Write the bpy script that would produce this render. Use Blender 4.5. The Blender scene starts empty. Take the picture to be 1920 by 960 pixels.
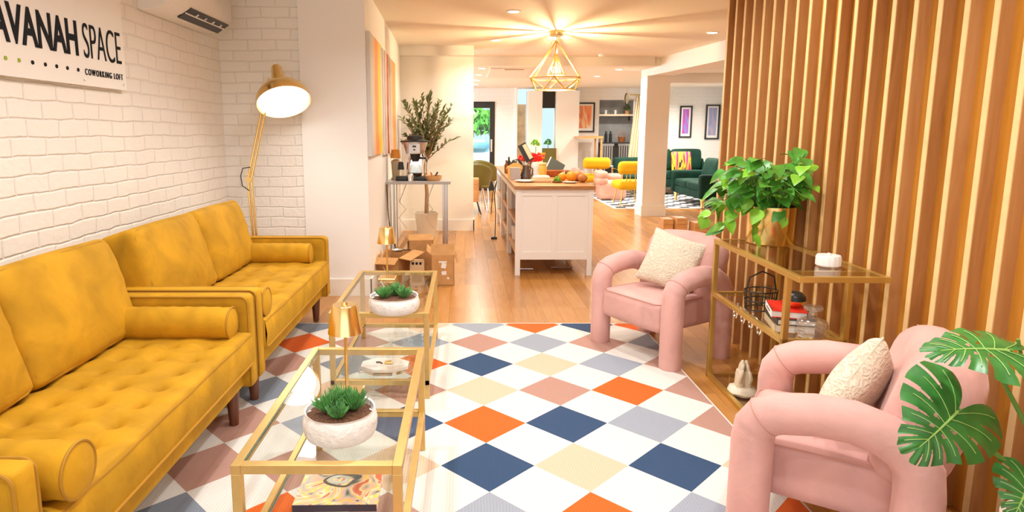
import bpy, bmesh, math, random
from mathutils import Vector, Matrix, Euler, noise
random.seed(7)
R = math.radians
C = bpy.context.scene.collection
scene = bpy.context.scene

# ------------------------------------------------------------------ camera
F = 1180.0; PX = 872.0; PY = 430.5
PITCH = math.atan(182.5/F)
cam_d = bpy.data.cameras.new('camera'); cam = bpy.data.objects.new('camera', cam_d); C.objects.link(cam)
cam_d.sensor_width = 36; cam_d.lens = F/1920*36
cam_d.shift_x = (960-PX)/1920; cam_d.shift_y = -(480-PY)/1920
cam_d.clip_start = .05; cam_d.clip_end = 100
cam.location = (0, 0, 1.42); cam.rotation_euler = (math.pi/2-PITCH, 0, 0)
scene.camera = cam
# ------------------------------------------------------------------ light
scene.view_settings.view_transform = 'Standard'; scene.view_settings.look = 'None'
scene.view_settings.gamma = 1; scene.view_settings.use_curve_mapping = False
scene.view_settings.exposure = 0.17
W = bpy.data.worlds.new('daylight'); scene.world = W; W.use_nodes = True
bg = W.node_tree.nodes['Background']; bg.inputs[0].default_value = (1, .985, .96, 1); bg.inputs[1].default_value = .75

def area(name, loc, rot, sx, sy, power, col=(1, 1, 1), spread=180):
    l = bpy.data.lights.new(name, 'AREA'); l.shape = 'RECTANGLE'; l.size = sx; l.size_y = sy
    l.energy = power; l.color = col; l.spread = R(spread)
    o = bpy.data.objects.new(name, l); C.objects.link(o); o.location = loc; o.rotation_euler = rot; return o
def disk(name, loc, power, col=(1, .935, .84), size=.14, spread=150):
    l = bpy.data.lights.new(name, 'AREA'); l.shape = 'DISK'; l.size = size; l.energy = power; l.color = col; l.spread = R(spread)
    o = bpy.data.objects.new(name, l); C.objects.link(o); o.location = loc; return o
# added fill light behind the camera, in place of an unseen window
area('fill_front', (0.0, -1.6, 1.7), (R(90), 0, 0), 3.6, 2.2, 27, (1, .985, .97))
# added fills: bluish side light for the dining area, overhead light on the garden
area('fill_dining', (-4.2, 12.8, 1.6), (R(90), 0, R(-90-25)), 3.5, 2.2, 380, (.74, .88, 1))
area('fill_garden', (.4, 16.1, 3.2), (R(48), 0, 0), 3.0, 1.0, 500, (.9, .96, 1))
NEAR_FILL = [(-.85, .9), (-.8, 2.6), (-.6, 3.8), (.35, 1.0), (.3, 2.9), (1.2, 1.6), (1.2, 3.3), (.9, 4.9)]  # added ceiling fills over the seating, no fixtures modelled

# ------------------------------------------------------------------ node helpers
def mat(name):
    m = bpy.data.materials.new(name); m.use_nodes = True
    nt = m.node_tree; return m, nt, nt.nodes['Principled BSDF']
def N(nt, t, **kw):
    n = nt.nodes.new(t)
    for k, v in kw.items():
        if hasattr(n, k): setattr(n, k, v)
        else: n.inputs[k].default_value = v
    return n
def L(nt, a, b): nt.links.new(a, b)
def ramp(nt, stops, interp='LINEAR'):
    r = nt.nodes.new('ShaderNodeValToRGB'); cr = r.color_ramp; cr.interpolation = interp
    while len(cr.elements) < len(stops): cr.elements.new(.5)
    for e, (p, c) in zip(cr.elements, stops): e.position = p; e.color = (*c, 1)
    return r
def coords(nt, scale=(1, 1, 1), kind='Object', rot=(0, 0, 0)):
    tc = nt.nodes.new('ShaderNodeTexCoord'); mp = nt.nodes.new('ShaderNodeMapping')
    mp.inputs['Scale'].default_value = scale; mp.inputs['Rotation'].default_value = rot
    L(nt, tc.outputs[kind], mp.inputs['Vector']); return mp.outputs[0]
def bump(nt, b, h, strength=.3, dist=.01):
    n = N(nt, 'ShaderNodeBump'); n.inputs['Strength'].default_value = strength; n.inputs['Distance'].default_value = dist
    L(nt, h, n.inputs['Height']); L(nt, n.outputs[0], b.inputs['Normal']); return n
def pbr(name, col, rough=.5, metal=0, nscale=0, nstr=.2, ndist=.003, var=0, sheen=0, spec=None, coat=0, sub=0):
    m, nt, b = mat(name)
    b.inputs['Base Color'].default_value = (*col, 1); b.inputs['Roughness'].default_value = rough; b.inputs['Metallic'].default_value = metal
    if spec is not None: b.inputs['Specular IOR Level'].default_value = spec
    if coat: b.inputs['Coat Weight'].default_value = coat
    if sheen:
        b.inputs['Sheen Weight'].default_value = sheen; b.inputs['Sheen Roughness'].default_value = .35
        b.inputs['Sheen Tint'].default_value = (min(1, col[0]*1.5+.1), min(1, col[1]*1.5+.1), min(1, col[2]*1.5+.05), 1)
    if nscale:
        v = coords(nt); n = N(nt, 'ShaderNodeTexNoise'); n.inputs['Scale'].default_value = nscale; n.inputs['Detail'].default_value = 4
        L(nt, v, n.inputs['Vector']); bump(nt, b, n.outputs[0], nstr, ndist)
        if var:
            lo = tuple(max(0, c*(1-var)) for c in col); hi = tuple(min(1, c*(1+var)) for c in col)
            r = ramp(nt, [(.3, lo), (.7, hi)]); L(nt, n.outputs[0], r.inputs[0]); L(nt, r.outputs[0], b.inputs['Base Color'])
    return m
def velvet(name, col, var=.22, sheen=.35):
    m, nt, b = mat(name); v = coords(nt)
    n1 = N(nt, 'ShaderNodeTexNoise'); n1.inputs['Scale'].default_value = 5; n1.inputs['Detail'].default_value = 5; n1.inputs['Distortion'].default_value = .6
    L(nt, v, n1.inputs['Vector'])
    r = ramp(nt, [(.33, tuple(c*(1-var) for c in col)), (.66, tuple(min(1, c*(1+var)) for c in col))])
    L(nt, n1.outputs[0], r.inputs[0]); L(nt, r.outputs[0], b.inputs['Base Color'])
    b.inputs['Roughness'].default_value = .75; b.inputs['Specular IOR Level'].default_value = .25
    b.inputs['Sheen Weight'].default_value = sheen; b.inputs['Sheen Roughness'].default_value = .4
    b.inputs['Sheen Tint'].default_value = (min(1, col[0]*1.4), min(1, col[1]*1.5+.05), min(1, col[2]*1.5+.03), 1)
    n2 = N(nt, 'ShaderNodeTexNoise'); n2.inputs['Scale'].default_value = 400; L(nt, v, n2.inputs['Vector'])
    b2 = bump(nt, b, n2.outputs[0], .12, .001)
    n3 = N(nt, 'ShaderNodeTexNoise'); n3.inputs['Scale'].default_value = 14; n3.inputs['Distortion'].default_value = 1.2; L(nt, v, n3.inputs['Vector'])
    b3 = N(nt, 'ShaderNodeBump'); b3.inputs['Strength'].default_value = .25; b3.inputs['Distance'].default_value = .012
    L(nt, n3.outputs[0], b3.inputs['Height']); L(nt, b3.outputs[0], b2.inputs['Normal'])
    return m
def wood(name, c1, c2, axis='Z', rough=.4, scale=1.0, coat=0):
    m, nt, b = mat(name)
    s = {'Z': (14, 14, .9), 'Y': (14, .9, 14), 'X': (.9, 14, 14)}[axis]
    v = coords(nt, tuple(x*scale for x in s))
    n = N(nt, 'ShaderNodeTexNoise'); n.inputs['Scale'].default_value = 2.2; n.inputs['Detail'].default_value = 8; n.inputs['Distortion'].default_value = 1.0
    L(nt, v, n.inputs['Vector']); r = ramp(nt, [(.3, c1), (.7, c2)]); L(nt, n.outputs[0], r.inputs[0]); L(nt, r.outputs[0], b.inputs['Base Color'])
    b.inputs['Roughness'].default_value = rough; bump(nt, b, n.outputs[0], .08, .002)
    if coat: b.inputs['Coat Weight'].default_value = coat
    return m
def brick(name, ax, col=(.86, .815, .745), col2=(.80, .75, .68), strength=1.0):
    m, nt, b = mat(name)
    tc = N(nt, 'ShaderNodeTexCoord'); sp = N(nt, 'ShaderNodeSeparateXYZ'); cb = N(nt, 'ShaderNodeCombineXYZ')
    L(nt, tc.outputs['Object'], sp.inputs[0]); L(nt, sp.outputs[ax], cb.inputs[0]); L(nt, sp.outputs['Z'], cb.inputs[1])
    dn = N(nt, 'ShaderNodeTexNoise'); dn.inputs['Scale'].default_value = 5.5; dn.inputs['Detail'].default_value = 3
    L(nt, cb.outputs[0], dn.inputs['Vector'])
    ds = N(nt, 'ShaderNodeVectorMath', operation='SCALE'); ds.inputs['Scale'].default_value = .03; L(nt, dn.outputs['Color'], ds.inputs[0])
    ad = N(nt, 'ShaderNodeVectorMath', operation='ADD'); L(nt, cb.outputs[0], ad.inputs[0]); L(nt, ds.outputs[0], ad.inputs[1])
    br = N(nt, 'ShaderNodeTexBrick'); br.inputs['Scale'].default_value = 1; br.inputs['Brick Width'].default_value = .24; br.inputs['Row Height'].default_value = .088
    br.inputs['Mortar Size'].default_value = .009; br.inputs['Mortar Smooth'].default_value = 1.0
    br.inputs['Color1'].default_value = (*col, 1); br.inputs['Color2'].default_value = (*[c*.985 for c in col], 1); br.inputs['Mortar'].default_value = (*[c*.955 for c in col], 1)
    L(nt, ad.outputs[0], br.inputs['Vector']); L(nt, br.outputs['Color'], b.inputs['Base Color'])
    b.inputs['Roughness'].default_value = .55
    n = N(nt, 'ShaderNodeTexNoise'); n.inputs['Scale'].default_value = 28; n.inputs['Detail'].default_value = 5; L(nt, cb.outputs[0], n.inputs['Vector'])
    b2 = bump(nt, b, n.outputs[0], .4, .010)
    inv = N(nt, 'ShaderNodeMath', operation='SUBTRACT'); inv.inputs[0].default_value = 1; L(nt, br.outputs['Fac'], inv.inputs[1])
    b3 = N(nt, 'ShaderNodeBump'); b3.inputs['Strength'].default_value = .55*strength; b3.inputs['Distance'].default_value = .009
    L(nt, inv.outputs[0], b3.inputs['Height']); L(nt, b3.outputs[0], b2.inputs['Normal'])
    return m
def emit(name, col, s):
    m = bpy.data.materials.new(name); m.use_nodes = True; nt = m.node_tree; nt.nodes.clear()
    e = N(nt, 'ShaderNodeEmission'); e.inputs[0].default_value = (*col, 1); e.inputs[1].default_value = s
    o = N(nt, 'ShaderNodeOutputMaterial'); L(nt, e.outputs[0], o.inputs[0]); return m
def glass(name, tint=(.97, .99, .98), ior=1.5, gain=1.0):
    m = bpy.data.materials.new(name); m.use_nodes = True; nt = m.node_tree; nt.nodes.clear()
    t = N(nt, 'ShaderNodeBsdfTransparent'); t.inputs[0].default_value = (*tint, 1)
    g = N(nt, 'ShaderNodeBsdfGlossy'); g.inputs['Roughness'].default_value = .01
    f = N(nt, 'ShaderNodeFresnel'); f.inputs[0].default_value = ior
    mx = N(nt, 'ShaderNodeMixShader'); o = N(nt, 'ShaderNodeOutputMaterial')
    ge = N(nt, 'ShaderNodeNewGeometry'); iv = N(nt, 'ShaderNodeMath', operation='SUBTRACT'); iv.inputs[0].default_value = 1; L(nt, ge.outputs['Backfacing'], iv.inputs[1])
    ml = N(nt, 'ShaderNodeMath', operation='MULTIPLY'); L(nt, f.outputs[0], ml.inputs[0]); L(nt, iv.outputs[0], ml.inputs[1])
    L(nt, ml.outputs[0], mx.inputs[0]); L(nt, t.outputs[0], mx.inputs[1]); L(nt, g.outputs[0], mx.inputs[2]); L(nt, mx.outputs[0], o.inputs[0])
    return m
def artwork(name, axis, stops, scale=3.0, dist=2.0, stretch=.3):
    m, nt, b = mat(name)
    sc = {'Y': (1, scale, scale*stretch), 'X': (scale, 1, scale*stretch)}[axis]
    v = coords(nt, sc); n = N(nt, 'ShaderNodeTexNoise'); n.inputs['Scale'].default_value = 1.1; n.inputs['Detail'].default_value = 3; n.inputs['Distortion'].default_value = dist
    L(nt, v, n.inputs['Vector']); r = ramp(nt, stops, 'EASE'); L(nt, n.outputs[0], r.inputs[0]); L(nt, r.outputs[0], b.inputs['Base Color'])
    b.inputs['Roughness'].default_value = .6; return m

def banded(name, width, stops, wob=.35):
    m, nt, b = mat(name); tc = N(nt, 'ShaderNodeTexCoord'); sp = N(nt, 'ShaderNodeSeparateXYZ'); L(nt, tc.outputs['Object'], sp.inputs[0])
    mp = N(nt, 'ShaderNodeMapping'); mp.inputs['Scale'].default_value = (1, 2.2, 1.6); L(nt, tc.outputs['Object'], mp.inputs['Vector'])
    n = N(nt, 'ShaderNodeTexNoise'); n.inputs['Scale'].default_value = 1.4; n.inputs['Detail'].default_value = 3; n.inputs['Distortion'].default_value = 1; L(nt, mp.outputs[0], n.inputs['Vector'])
    d = N(nt, 'ShaderNodeMath', operation='DIVIDE'); L(nt, sp.outputs['Y'], d.inputs[0]); d.inputs[1].default_value = width
    s_ = N(nt, 'ShaderNodeMath', operation='MULTIPLY_ADD'); L(nt, n.outputs[0], s_.inputs[0]); s_.inputs[1].default_value = wob; L(nt, d.outputs[0], s_.inputs[2])
    u = N(nt, 'ShaderNodeMath', operation='SUBTRACT'); L(nt, s_.outputs[0], u.inputs[0]); u.inputs[1].default_value = wob/2
    r = ramp(nt, stops); L(nt, u.outputs[0], r.inputs[0]); L(nt, r.outputs[0], b.inputs['Base Color']); b.inputs['Roughness'].default_value = .6; return m

# ------------------------------------------------------------------ materials
M = {}
M['brick_y'] = brick('painted_brick', 'Y', (.91, .885, .84)); M['brick_x'] = brick('painted_brick_b', 'X', (.91, .885, .84))
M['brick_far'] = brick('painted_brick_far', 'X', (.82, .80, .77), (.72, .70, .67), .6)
M['plaster'] = pbr('plaster', (.86, .815, .745), .7, nscale=60, nstr=.05)
M['plaster_white'] = pbr('white_plaster', (.90, .89, .875), .7, nscale=40, nstr=.06)
M['ceiling'] = pbr('ceiling_paint', (.84, .77, .66), .8)
M['trim'] = pbr('trim_paint', (.88, .84, .77), .4)
M['white_paint'] = pbr('white_paint', (.90, .88, .85), .35)
M['brass'] = pbr('brushed_brass', (.95, .70, .30), .21, 1, nscale=90, nstr=.03)
M['gold'] = pbr('gold_frame', (.70, .49, .18), .36, .8, nscale=20, nstr=.02, var=.06)
M['gold_dark'] = pbr('antique_gold_frame', (.66, .45, .12), .36, .8)
M['steel'] = pbr('steel', (.62, .62, .62), .3, 1)
M['chrome'] = pbr('chrome', (.8, .8, .8), .12, 1)
M['black'] = pbr('black_plastic', (.015, .015, .016), .35)
M['black_metal'] = pbr('black_metal', (.03, .03, .03), .4, .6)
M['darkwood'] = wood('dark_walnut', (.10, .03, .012), (.20, .065, .025), rough=.35)
M['mustard'] = velvet('mustard_velvet', (.51, .265, .010), .19)
M['mustard_pipe'] = pbr('mustard_piping', (.42, .205, .008), .7)
M['pink'] = velvet('pink_velvet', (.66, .38, .345), .10, .5)
M['pink_seam'] = pbr('pink_seam', (.55, .28, .22), .8)
M['green_v'] = velvet('green_velvet', (.002, .030, .018), .3, .12)
M['yellow_v'] = velvet('yellow_fabric', (.68, .38, .008), .06, .3)
M['olive'] = pbr('olive_shell', (.13, .105, .014), .5)
M['cream_knit'] = None
M['glass'] = glass('clear_glass'); M['glass2'] = glass('smoky_clear_glass', (.93, .93, .90))
M['glassedge'] = pbr('glass_edge', (.10, .16, .13), .1)
M['ceramic'] = pbr('white_ceramic', (.85, .83, .81), .5, nscale=30, nstr=.9, ndist=.012)
M['plain_ceramic'] = pbr('plain_ceramic', (.86, .84, .80), .35)
M['soil'] = pbr('soil', (.14, .06, .03), .95, nscale=120, nstr=1, ndist=.01, var=.5)
M['leaf'] = pbr('green_leaf', (.065, .27, .025), .38, nscale=12, nstr=.1, var=.35)
M['leaf_lime'] = pbr('lime_leaf', (.20, .47, .03), .38, nscale=12, nstr=.1, var=.3)
M['leaf_mon'] = pbr('split_leaf', (.035, .18, .03), .36, nscale=18, nstr=.15, ndist=.006, var=.25)
M['leaf_vein'] = pbr('leaf_vein', (.33, .55, .13), .5)
M['leaf_olive'] = pbr('olive_leaf', (.12, .16, .05), .6, nscale=6, var=.4)
M['succulent'] = pbr('succulent_leaf', (.09, .27, .07), .45, nscale=25, nstr=.1, var=.45)
M['stem'] = pbr('plant_stem', (.12, .28, .05), .5)
M['bark'] = pbr('bark', (.35, .21, .11), .8, nscale=30, nstr=.5)
M['card'] = pbr('cardboard', (.56, .30, .11), .8, nscale=14, nstr=.1, var=.1)
M['card_in'] = pbr('cardboard_inside', (.46, .24, .09), .85)
M['paper'] = pbr('white_paper', (.85, .84, .82), .6)
M['marble'] = pbr('white_marble', (.86, .84, .82), .25, nscale=8, var=.06)
M['oak'] = wood('oiled_oak', (.48, .22, .075), (.68, .36, .14), 'X', .35)
M['butcher'] = wood('butcher_block', (.27, .10, .028), (.56, .27, .09), 'X', .35, 2.0)
M['text'] = pbr('dark_lettering', (.02, .022, .025), .85, spec=.1)
M['green_dot'] = pbr('green_dot', (.30, .42, .02), .5)
M['shade_in'] = emit('lamp_shade_glow', (1, .97, .92), 5)
M['bulb'] = None
M['downlight'] = emit('downlight_lens', (1, .95, .86), 8)

def make_bulb():
    m = bpy.data.materials.new('bulb_glass'); m.use_nodes = True; nt = m.node_tree; nt.nodes.clear()
    t = N(nt, 'ShaderNodeBsdfTransparent'); e = N(nt, 'ShaderNodeEmission'); e.inputs[0].default_value = (1, .82, .42, 1); e.inputs[1].default_value = 16
    mx = N(nt, 'ShaderNodeMixShader'); mx.inputs[0].default_value = .4; o = N(nt, 'ShaderNodeOutputMaterial')
    L(nt, t.outputs[0], mx.inputs[1]); L(nt, e.outputs[0], mx.inputs[2]); L(nt, mx.outputs[0], o.inputs[0]); return m
M['bulb'] = make_bulb()

def knit():
    m, nt, b = mat('cream_embroidered_fabric'); v = coords(nt)
    w = N(nt, 'ShaderNodeTexVoronoi', feature='DISTANCE_TO_EDGE'); w.inputs['Scale'].default_value = 42
    dn = N(nt, 'ShaderNodeTexNoise'); dn.inputs['Scale'].default_value = 12; L(nt, v, dn.inputs['Vector'])
    ds = N(nt, 'ShaderNodeVectorMath', operation='SCALE'); ds.inputs['Scale'].default_value = .12; L(nt, dn.outputs['Color'], ds.inputs[0])
    ad = N(nt, 'ShaderNodeVectorMath', operation='ADD'); L(nt, v, ad.inputs[0]); L(nt, ds.outputs[0], ad.inputs[1]); L(nt, ad.outputs[0], w.inputs['Vector'])
    r = ramp(nt, [(0, (.83, .76, .62)), (.12, (.62, .53, .40)), (.3, (.74, .66, .52))]); L(nt, w.outputs[0], r.inputs[0]); L(nt, r.outputs[0], b.inputs['Base Color'])
    b.inputs['Roughness'].default_value = .85; bp = bump(nt, b, w.outputs[0], .7, .01); bp.invert = True; return m
M['cream_knit'] = knit()

def floor_mat():
    m, nt, b = mat('oak_floor'); tc = N(nt, 'ShaderNodeTexCoord'); sp = N(nt, 'ShaderNodeSeparateXYZ'); cb = N(nt, 'ShaderNodeCombineXYZ')
    L(nt, tc.outputs['Object'], sp.inputs[0]); L(nt, sp.outputs['Y'], cb.inputs[0]); L(nt, sp.outputs['X'], cb.inputs[1])
    br = N(nt, 'ShaderNodeTexBrick'); br.offset = .37; br.inputs['Scale'].default_value = 1; br.inputs['Brick Width'].default_value = 1.25; br.inputs['Row Height'].default_value = .125
    br.inputs['Mortar Size'].default_value = .0015; br.inputs['Color1'].default_value = (.0, .0, .0, 1); br.inputs['Color2'].default_value = (1, 1, 1, 1); br.inputs['Mortar'].default_value = (.3, .3, .3, 1)
    L(nt, cb.outputs[0], br.inputs['Vector'])
    mp = N(nt, 'ShaderNodeMapping'); mp.inputs['Scale'].default_value = (1.3, 14, 1); L(nt, cb.outputs[0], mp.inputs['Vector'])
    n = N(nt, 'ShaderNodeTexNoise'); n.inputs['Scale'].default_value = 2; n.inputs['Detail'].default_value = 8; n.inputs['Distortion'].default_value = 1.5; L(nt, mp.outputs[0], n.inputs['Vector'])
    mx = N(nt, 'ShaderNodeMix'); mx.data_type = 'FLOAT'; mx.inputs[0].default_value = .45; L(nt, n.outputs[0], mx.inputs[2]); L(nt, br.outputs['Color'], mx.inputs[3])
    r = ramp(nt, [(.15, (.30, .125, .026)), (.5, (.46, .205, .05)), (.85, (.56, .275, .085))]); L(nt, mx.outputs[0], r.inputs[0])
    mm = N(nt, 'ShaderNodeMix'); mm.data_type = 'RGBA'; L(nt, br.outputs['Fac'], mm.inputs[0]); L(nt, r.outputs[0], mm.inputs[6]); mm.inputs[7].default_value = (.25, .10, .03, 1)
    L(nt, mm.outputs[2], b.inputs['Base Color']); b.inputs['Roughness'].default_value = .23
    bump(nt, b, n.outputs[0], .05, .002); return m
M['floor'] = floor_mat()

def slat_mat(name, c1, c2, c3):
    m, nt, b = mat(name)
    v = coords(nt, (9, 9, .8)); n = N(nt, 'ShaderNodeTexNoise'); n.inputs['Scale'].default_value = 2.4; n.inputs['Detail'].default_value = 8; n.inputs['Distortion'].default_value = 1.6; L(nt, v, n.inputs['Vector'])
    v2 = coords(nt, (0, 7.4, 0)); w = N(nt, 'ShaderNodeTexWhiteNoise'); w.noise_dimensions = '1D'
    sp = N(nt, 'ShaderNodeSeparateXYZ'); L(nt, v2, sp.inputs[0]); fl = N(nt, 'ShaderNodeMath', operation='FLOOR'); L(nt, sp.outputs['Y'], fl.inputs[0]); L(nt, fl.outputs[0], w.inputs['W'])
    mx = N(nt, 'ShaderNodeMix'); mx.data_type = 'FLOAT'; mx.inputs[0].default_value = .3; L(nt, n.outputs[0], mx.inputs[2]); L(nt, w.outputs['Value'], mx.inputs[3])
    r = ramp(nt, [(.2, c1), (.5, c2), (.85, c3)]); L(nt, mx.outputs[0], r.inputs[0]); L(nt, r.outputs[0], b.inputs['Base Color'])
    b.inputs['Roughness'].default_value = .33; bump(nt, b, n.outputs[0], .06, .002); return m
M['slat'] = slat_mat('slat_wood', (.38, .165, .05), (.51, .245, .085), (.62, .33, .13))
M['slat_back'] = slat_mat('slat_back_wood', (.46, .18, .024), (.58, .25, .03), (.68, .32, .05))
M['slat_edge_lit'] = pbr('wood_edge_lit', (.88, .62, .29), .4, nscale=20, var=.06)  # paler tone paints the light on the fin fronts into the wood

def rib(name, col):
    m, nt, b = mat(name); b.inputs['Roughness'].default_value = .9
    v = coords(nt, (1, 1, 1)); w = N(nt, 'ShaderNodeTexWave'); w.bands_direction = 'X'; w.inputs['Scale'].default_value = 26; w.inputs['Distortion'].default_value = 1.2
    L(nt, v, w.inputs['Vector']); r = ramp(nt, [(0, tuple(c*.93 for c in col)), (1, tuple(min(1, c*1.05) for c in col))]); L(nt, w.outputs['Fac'], r.inputs[0]); L(nt, r.outputs[0], b.inputs['Base Color'])
    bump(nt, b, w.outputs['Fac'], .15, .003); return m
RUG = {'w': rib('rug_ivory', (.70, .675, .635)), 'n': rib('rug_navy', (.022, .06, .14)), 'o': rib('rug_orange', (.66, .115, .008)), 'g': rib('rug_grey_blue', (.30, .335, .40)),
       'p': rib('rug_dusty_pink', (.43, .24, .19)), 'b': rib('rug_beige', (.66, .47, .335)), 's': rib('rug_slate', (.19, .22, .27))}

# ------------------------------------------------------------------ mesh helpers
def B(): return bmesh.new()
def box(bm, x0, x1, y0, y1, z0, z1, mi=0, rot=None, piv=None):
    m = Matrix.Translation(((x0+x1)/2, (y0+y1)/2, (z0+z1)/2)) @ Matrix.Diagonal((abs(x1-x0), abs(y1-y0), abs(z1-z0), 1))
    if rot is not None:
        p = Vector(piv) if piv is not None else Vector(((x0+x1)/2, (y0+y1)/2, (z0+z1)/2))
        m = Matrix.Translation(p) @ Euler(rot).to_matrix().to_4x4() @ Matrix.Translation(-p) @ m
    r = bmesh.ops.create_cube(bm, size=1, matrix=m)
    fs = set(f for v in r['verts'] for f in v.link_faces)
    for f in fs: f.material_index = mi
    return r['verts']
def tube(bm, pts, r, n=10, mi=0, closed=False, caps=True):
    pts = [Vector(p) for p in pts]; k = len(pts)
    rs = r if isinstance(r, (list, tuple)) else [r]*k
    rings = []; prev = None
    for i, p in enumerate(pts):
        if closed: t = pts[(i+1) % k]-pts[i-1]
        else: t = pts[min(i+1, k-1)]-pts[max(i-1, 0)]
        t.normalize()
        if prev is None:
            a = Vector((0, 0, 1)) if abs(t.z) < .9 else Vector((1, 0, 0)); u = t.cross(a).normalized()
        else:
            u = (prev - t*prev.dot(t)).normalized()
        prev = u; w = t.cross(u)
        rings.append([bm.verts.new(p+(u*math.cos(2*math.pi*j/n)+w*math.sin(2*math.pi*j/n))*rs[i]) for j in range(n)])
    for i in range(k if closed else k-1):
        a = rings[i]; b = rings[(i+1) % k]
        for j in range(n):
            f = bm.faces.new((a[j], a[(j+1) % n], b[(j+1) % n], b[j])); f.material_index = mi
    if caps and not closed:
        f = bm.faces.new(rings[0][::-1]); f.material_index = mi; f = bm.faces.new(rings[-1]); f.material_index = mi
def lathe(bm, prof, n=32, c=(0, 0, 0), mi=0, m=None, seg=None):
    c = Vector(c); rings = []
    for r, z in prof:
        ring = []
        for j in range(n):
            a = 2*math.pi*j/n; p = Vector((r*math.cos(a), r*math.sin(a), z))
            if m is not None: p = m @ p
            ring.append(bm.verts.new(p+c))
        rings.append(ring)
    for i in range(len(rings)-1):
        a, b = rings[i], rings[i+1]
        for j in range(n):
            f = bm.faces.new((a[j], a[(j+1) % n], b[(j+1) % n], b[j])); f.material_index = mi if seg is None else seg[i]
    if prof[0][0] > 1e-4:
        f = bm.faces.new(rings[0][::-1]); f.material_index = mi if seg is None else seg[0]
    if prof[-1][0] > 1e-4:
        f = bm.faces.new(rings[-1]); f.material_index = mi if seg is None else seg[-1]
def solid(w, d, h, r, cuts=10, puff=(0, 0, 0), wob=0, seed=0):
    """soft box centred on the origin, edges of radius r, faces swelling by puff"""
    bm = B(); bmesh.ops.create_cube(bm, size=2); bmesh.ops.subdivide_edges(bm, edges=bm.edges[:], cuts=cuts, use_grid_fill=True)
    hx, hy, hz = w/2, d/2, h/2
    r = min(r, hx*.999, hy*.999, hz*.999)
    def g(t, half):
        # spend vertices on the rounded ends
        s = 1 if t >= 0 else -1; t = abs(t); k = .62; inner = half-r
        return s*(t/k*inner if t < k else inner + (t-k)/(1-k)*r)
    for v in bm.verts:
        u = v.co.copy(); p = Vector((g(u.x, hx), g(u.y, hy), g(u.z, hz)))
        q = Vector((max(-hx+r, min(hx-r, p.x)), max(-hy+r, min(hy-r, p.y)), max(-hz+r, min(hz-r, p.z))))
        d_ = p-q
        if d_.length > 1e-9:
            m_ = max(abs(d_.x), abs(d_.y), abs(d_.z)); p = q + d_.normalized()*m_
        fx, fy, fz = p.x/hx, p.y/hy, p.z/hz
        bx = max(0, 1-fx*fx); by = max(0, 1-fy*fy); bz = max(0, 1-fz*fz)
        p.x += puff[0]*fx*(by*bz)**.6; p.y += puff[1]*fy*(bx*bz)**.6; p.z += puff[2]*fz*(bx*by)**.6
        if wob:
            nz = noise.noise_vector(Vector((p.x*6+seed, p.y*6, p.z*6)))
            p += nz*wob
        v.co = p
    return bm
def xform(bm, loc=(0, 0, 0), rot=(0, 0, 0), s=(1, 1, 1)):
    bm.transform(Matrix.Translation(loc) @ Euler(rot).to_matrix().to_4x4() @ Matrix.Diagonal((*s, 1))); return bm
def merge(dst, src):
    me = bpy.data.meshes.new('tmp'); src.to_mesh(me); dst.from_mesh(me); bpy.data.meshes.remove(me); src.free()
def obj(name, bm, m, parent=None, loc=None, rot=None, smooth=True, bevel=0, angle=40, solidify=0):
    bmesh.ops.recalc_face_normals(bm, faces=bm.faces[:])
    me = bpy.data.meshes.new(name); bm.to_mesh(me); bm.free()
    for mm in (m if isinstance(m, (list, tuple)) else [m]): me.materials.append(mm)
    if smooth:
        for p in me.polygons: p.use_smooth = True
        me.set_sharp_from_angle(angle=R(angle))
    o = bpy.data.objects.new(name, me); C.objects.link(o)
    if parent is not None: o.parent = parent
    if loc is not None: o.location = loc
    if rot is not None: o.rotation_euler = rot
    if bevel:
        b = o.modifiers.new('bevel', 'BEVEL'); b.width = bevel; b.segments = 2; b.limit_method = 'ANGLE'; b.angle_limit = R(40)
    if solidify:
        s = o.modifiers.new('solid', 'SOLIDIFY'); s.thickness = solidify; s.offset = 0
    return o
def tag(o, label, cat, group=None, kind=None):
    o['label'] = label; o['category'] = cat
    if group: o['group'] = group
    if kind: o['kind'] = kind
    return o
def thing(name, label, cat, loc=(0, 0, 0), rz=0, group=None):
    o = bpy.data.objects.new(name, None); C.objects.link(o); o.empty_display_size = .1
    o.location = loc; o.rotation_euler = (0, 0, rz); return tag(o, label, cat, group)
def struct(name, bm, m, **kw):
    o = obj(name, bm, m, **kw); o['kind'] = 'structure'; return o
def copy_tree(o, parent=None):
    c = o.copy(); C.objects.link(c)
    if parent is not None: c.parent = parent
    for ch in list(o.children): copy_tree(ch, c)
    return c
def text_mesh(s, width, height, depth=.002, bold=0.0, mi=0, sp=1.0):
    cu = bpy.data.curves.new('txt', 'FONT'); cu.body = s; cu.space_character = sp; cu.extrude = .01; cu.offset = bold
    to = bpy.data.objects.new('txt', cu); C.objects.link(to)
    dg = bpy.context.evaluated_depsgraph_get(); me = bpy.data.meshes.new_from_object(to.evaluated_get(dg))
    bpy.data.objects.remove(to); bpy.data.curves.remove(cu)
    bm = B(); bm.from_mesh(me); bpy.data.meshes.remove(me)
    xs = [v.co.x for v in bm.verts]; ys = [v.co.y for v in bm.verts]; zs = [v.co.z for v in bm.verts]
    for v in bm.verts:
        v.co.x = (v.co.x-min(xs))/(max(xs)-min(xs))*width if False else v.co.x
    x0, x1, y0, y1, z0, z1 = min(xs), max(xs), min(ys), max(ys), min(zs), max(zs)
    for v in bm.verts:
        v.co = Vector(((v.co.x-x0)/(x1-x0)*width, (v.co.y-y0)/(y1-y0)*height, (v.co.z-z0)/(z1-z0)*depth))
    for f in bm.faces: f.material_index = mi
    return bm

# ================================================================== ROOM
bm = B(); box(bm, -6, 7.2, -2, 22, -.12, 0); struct('floor', bm, M['floor'], smooth=False)
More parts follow.
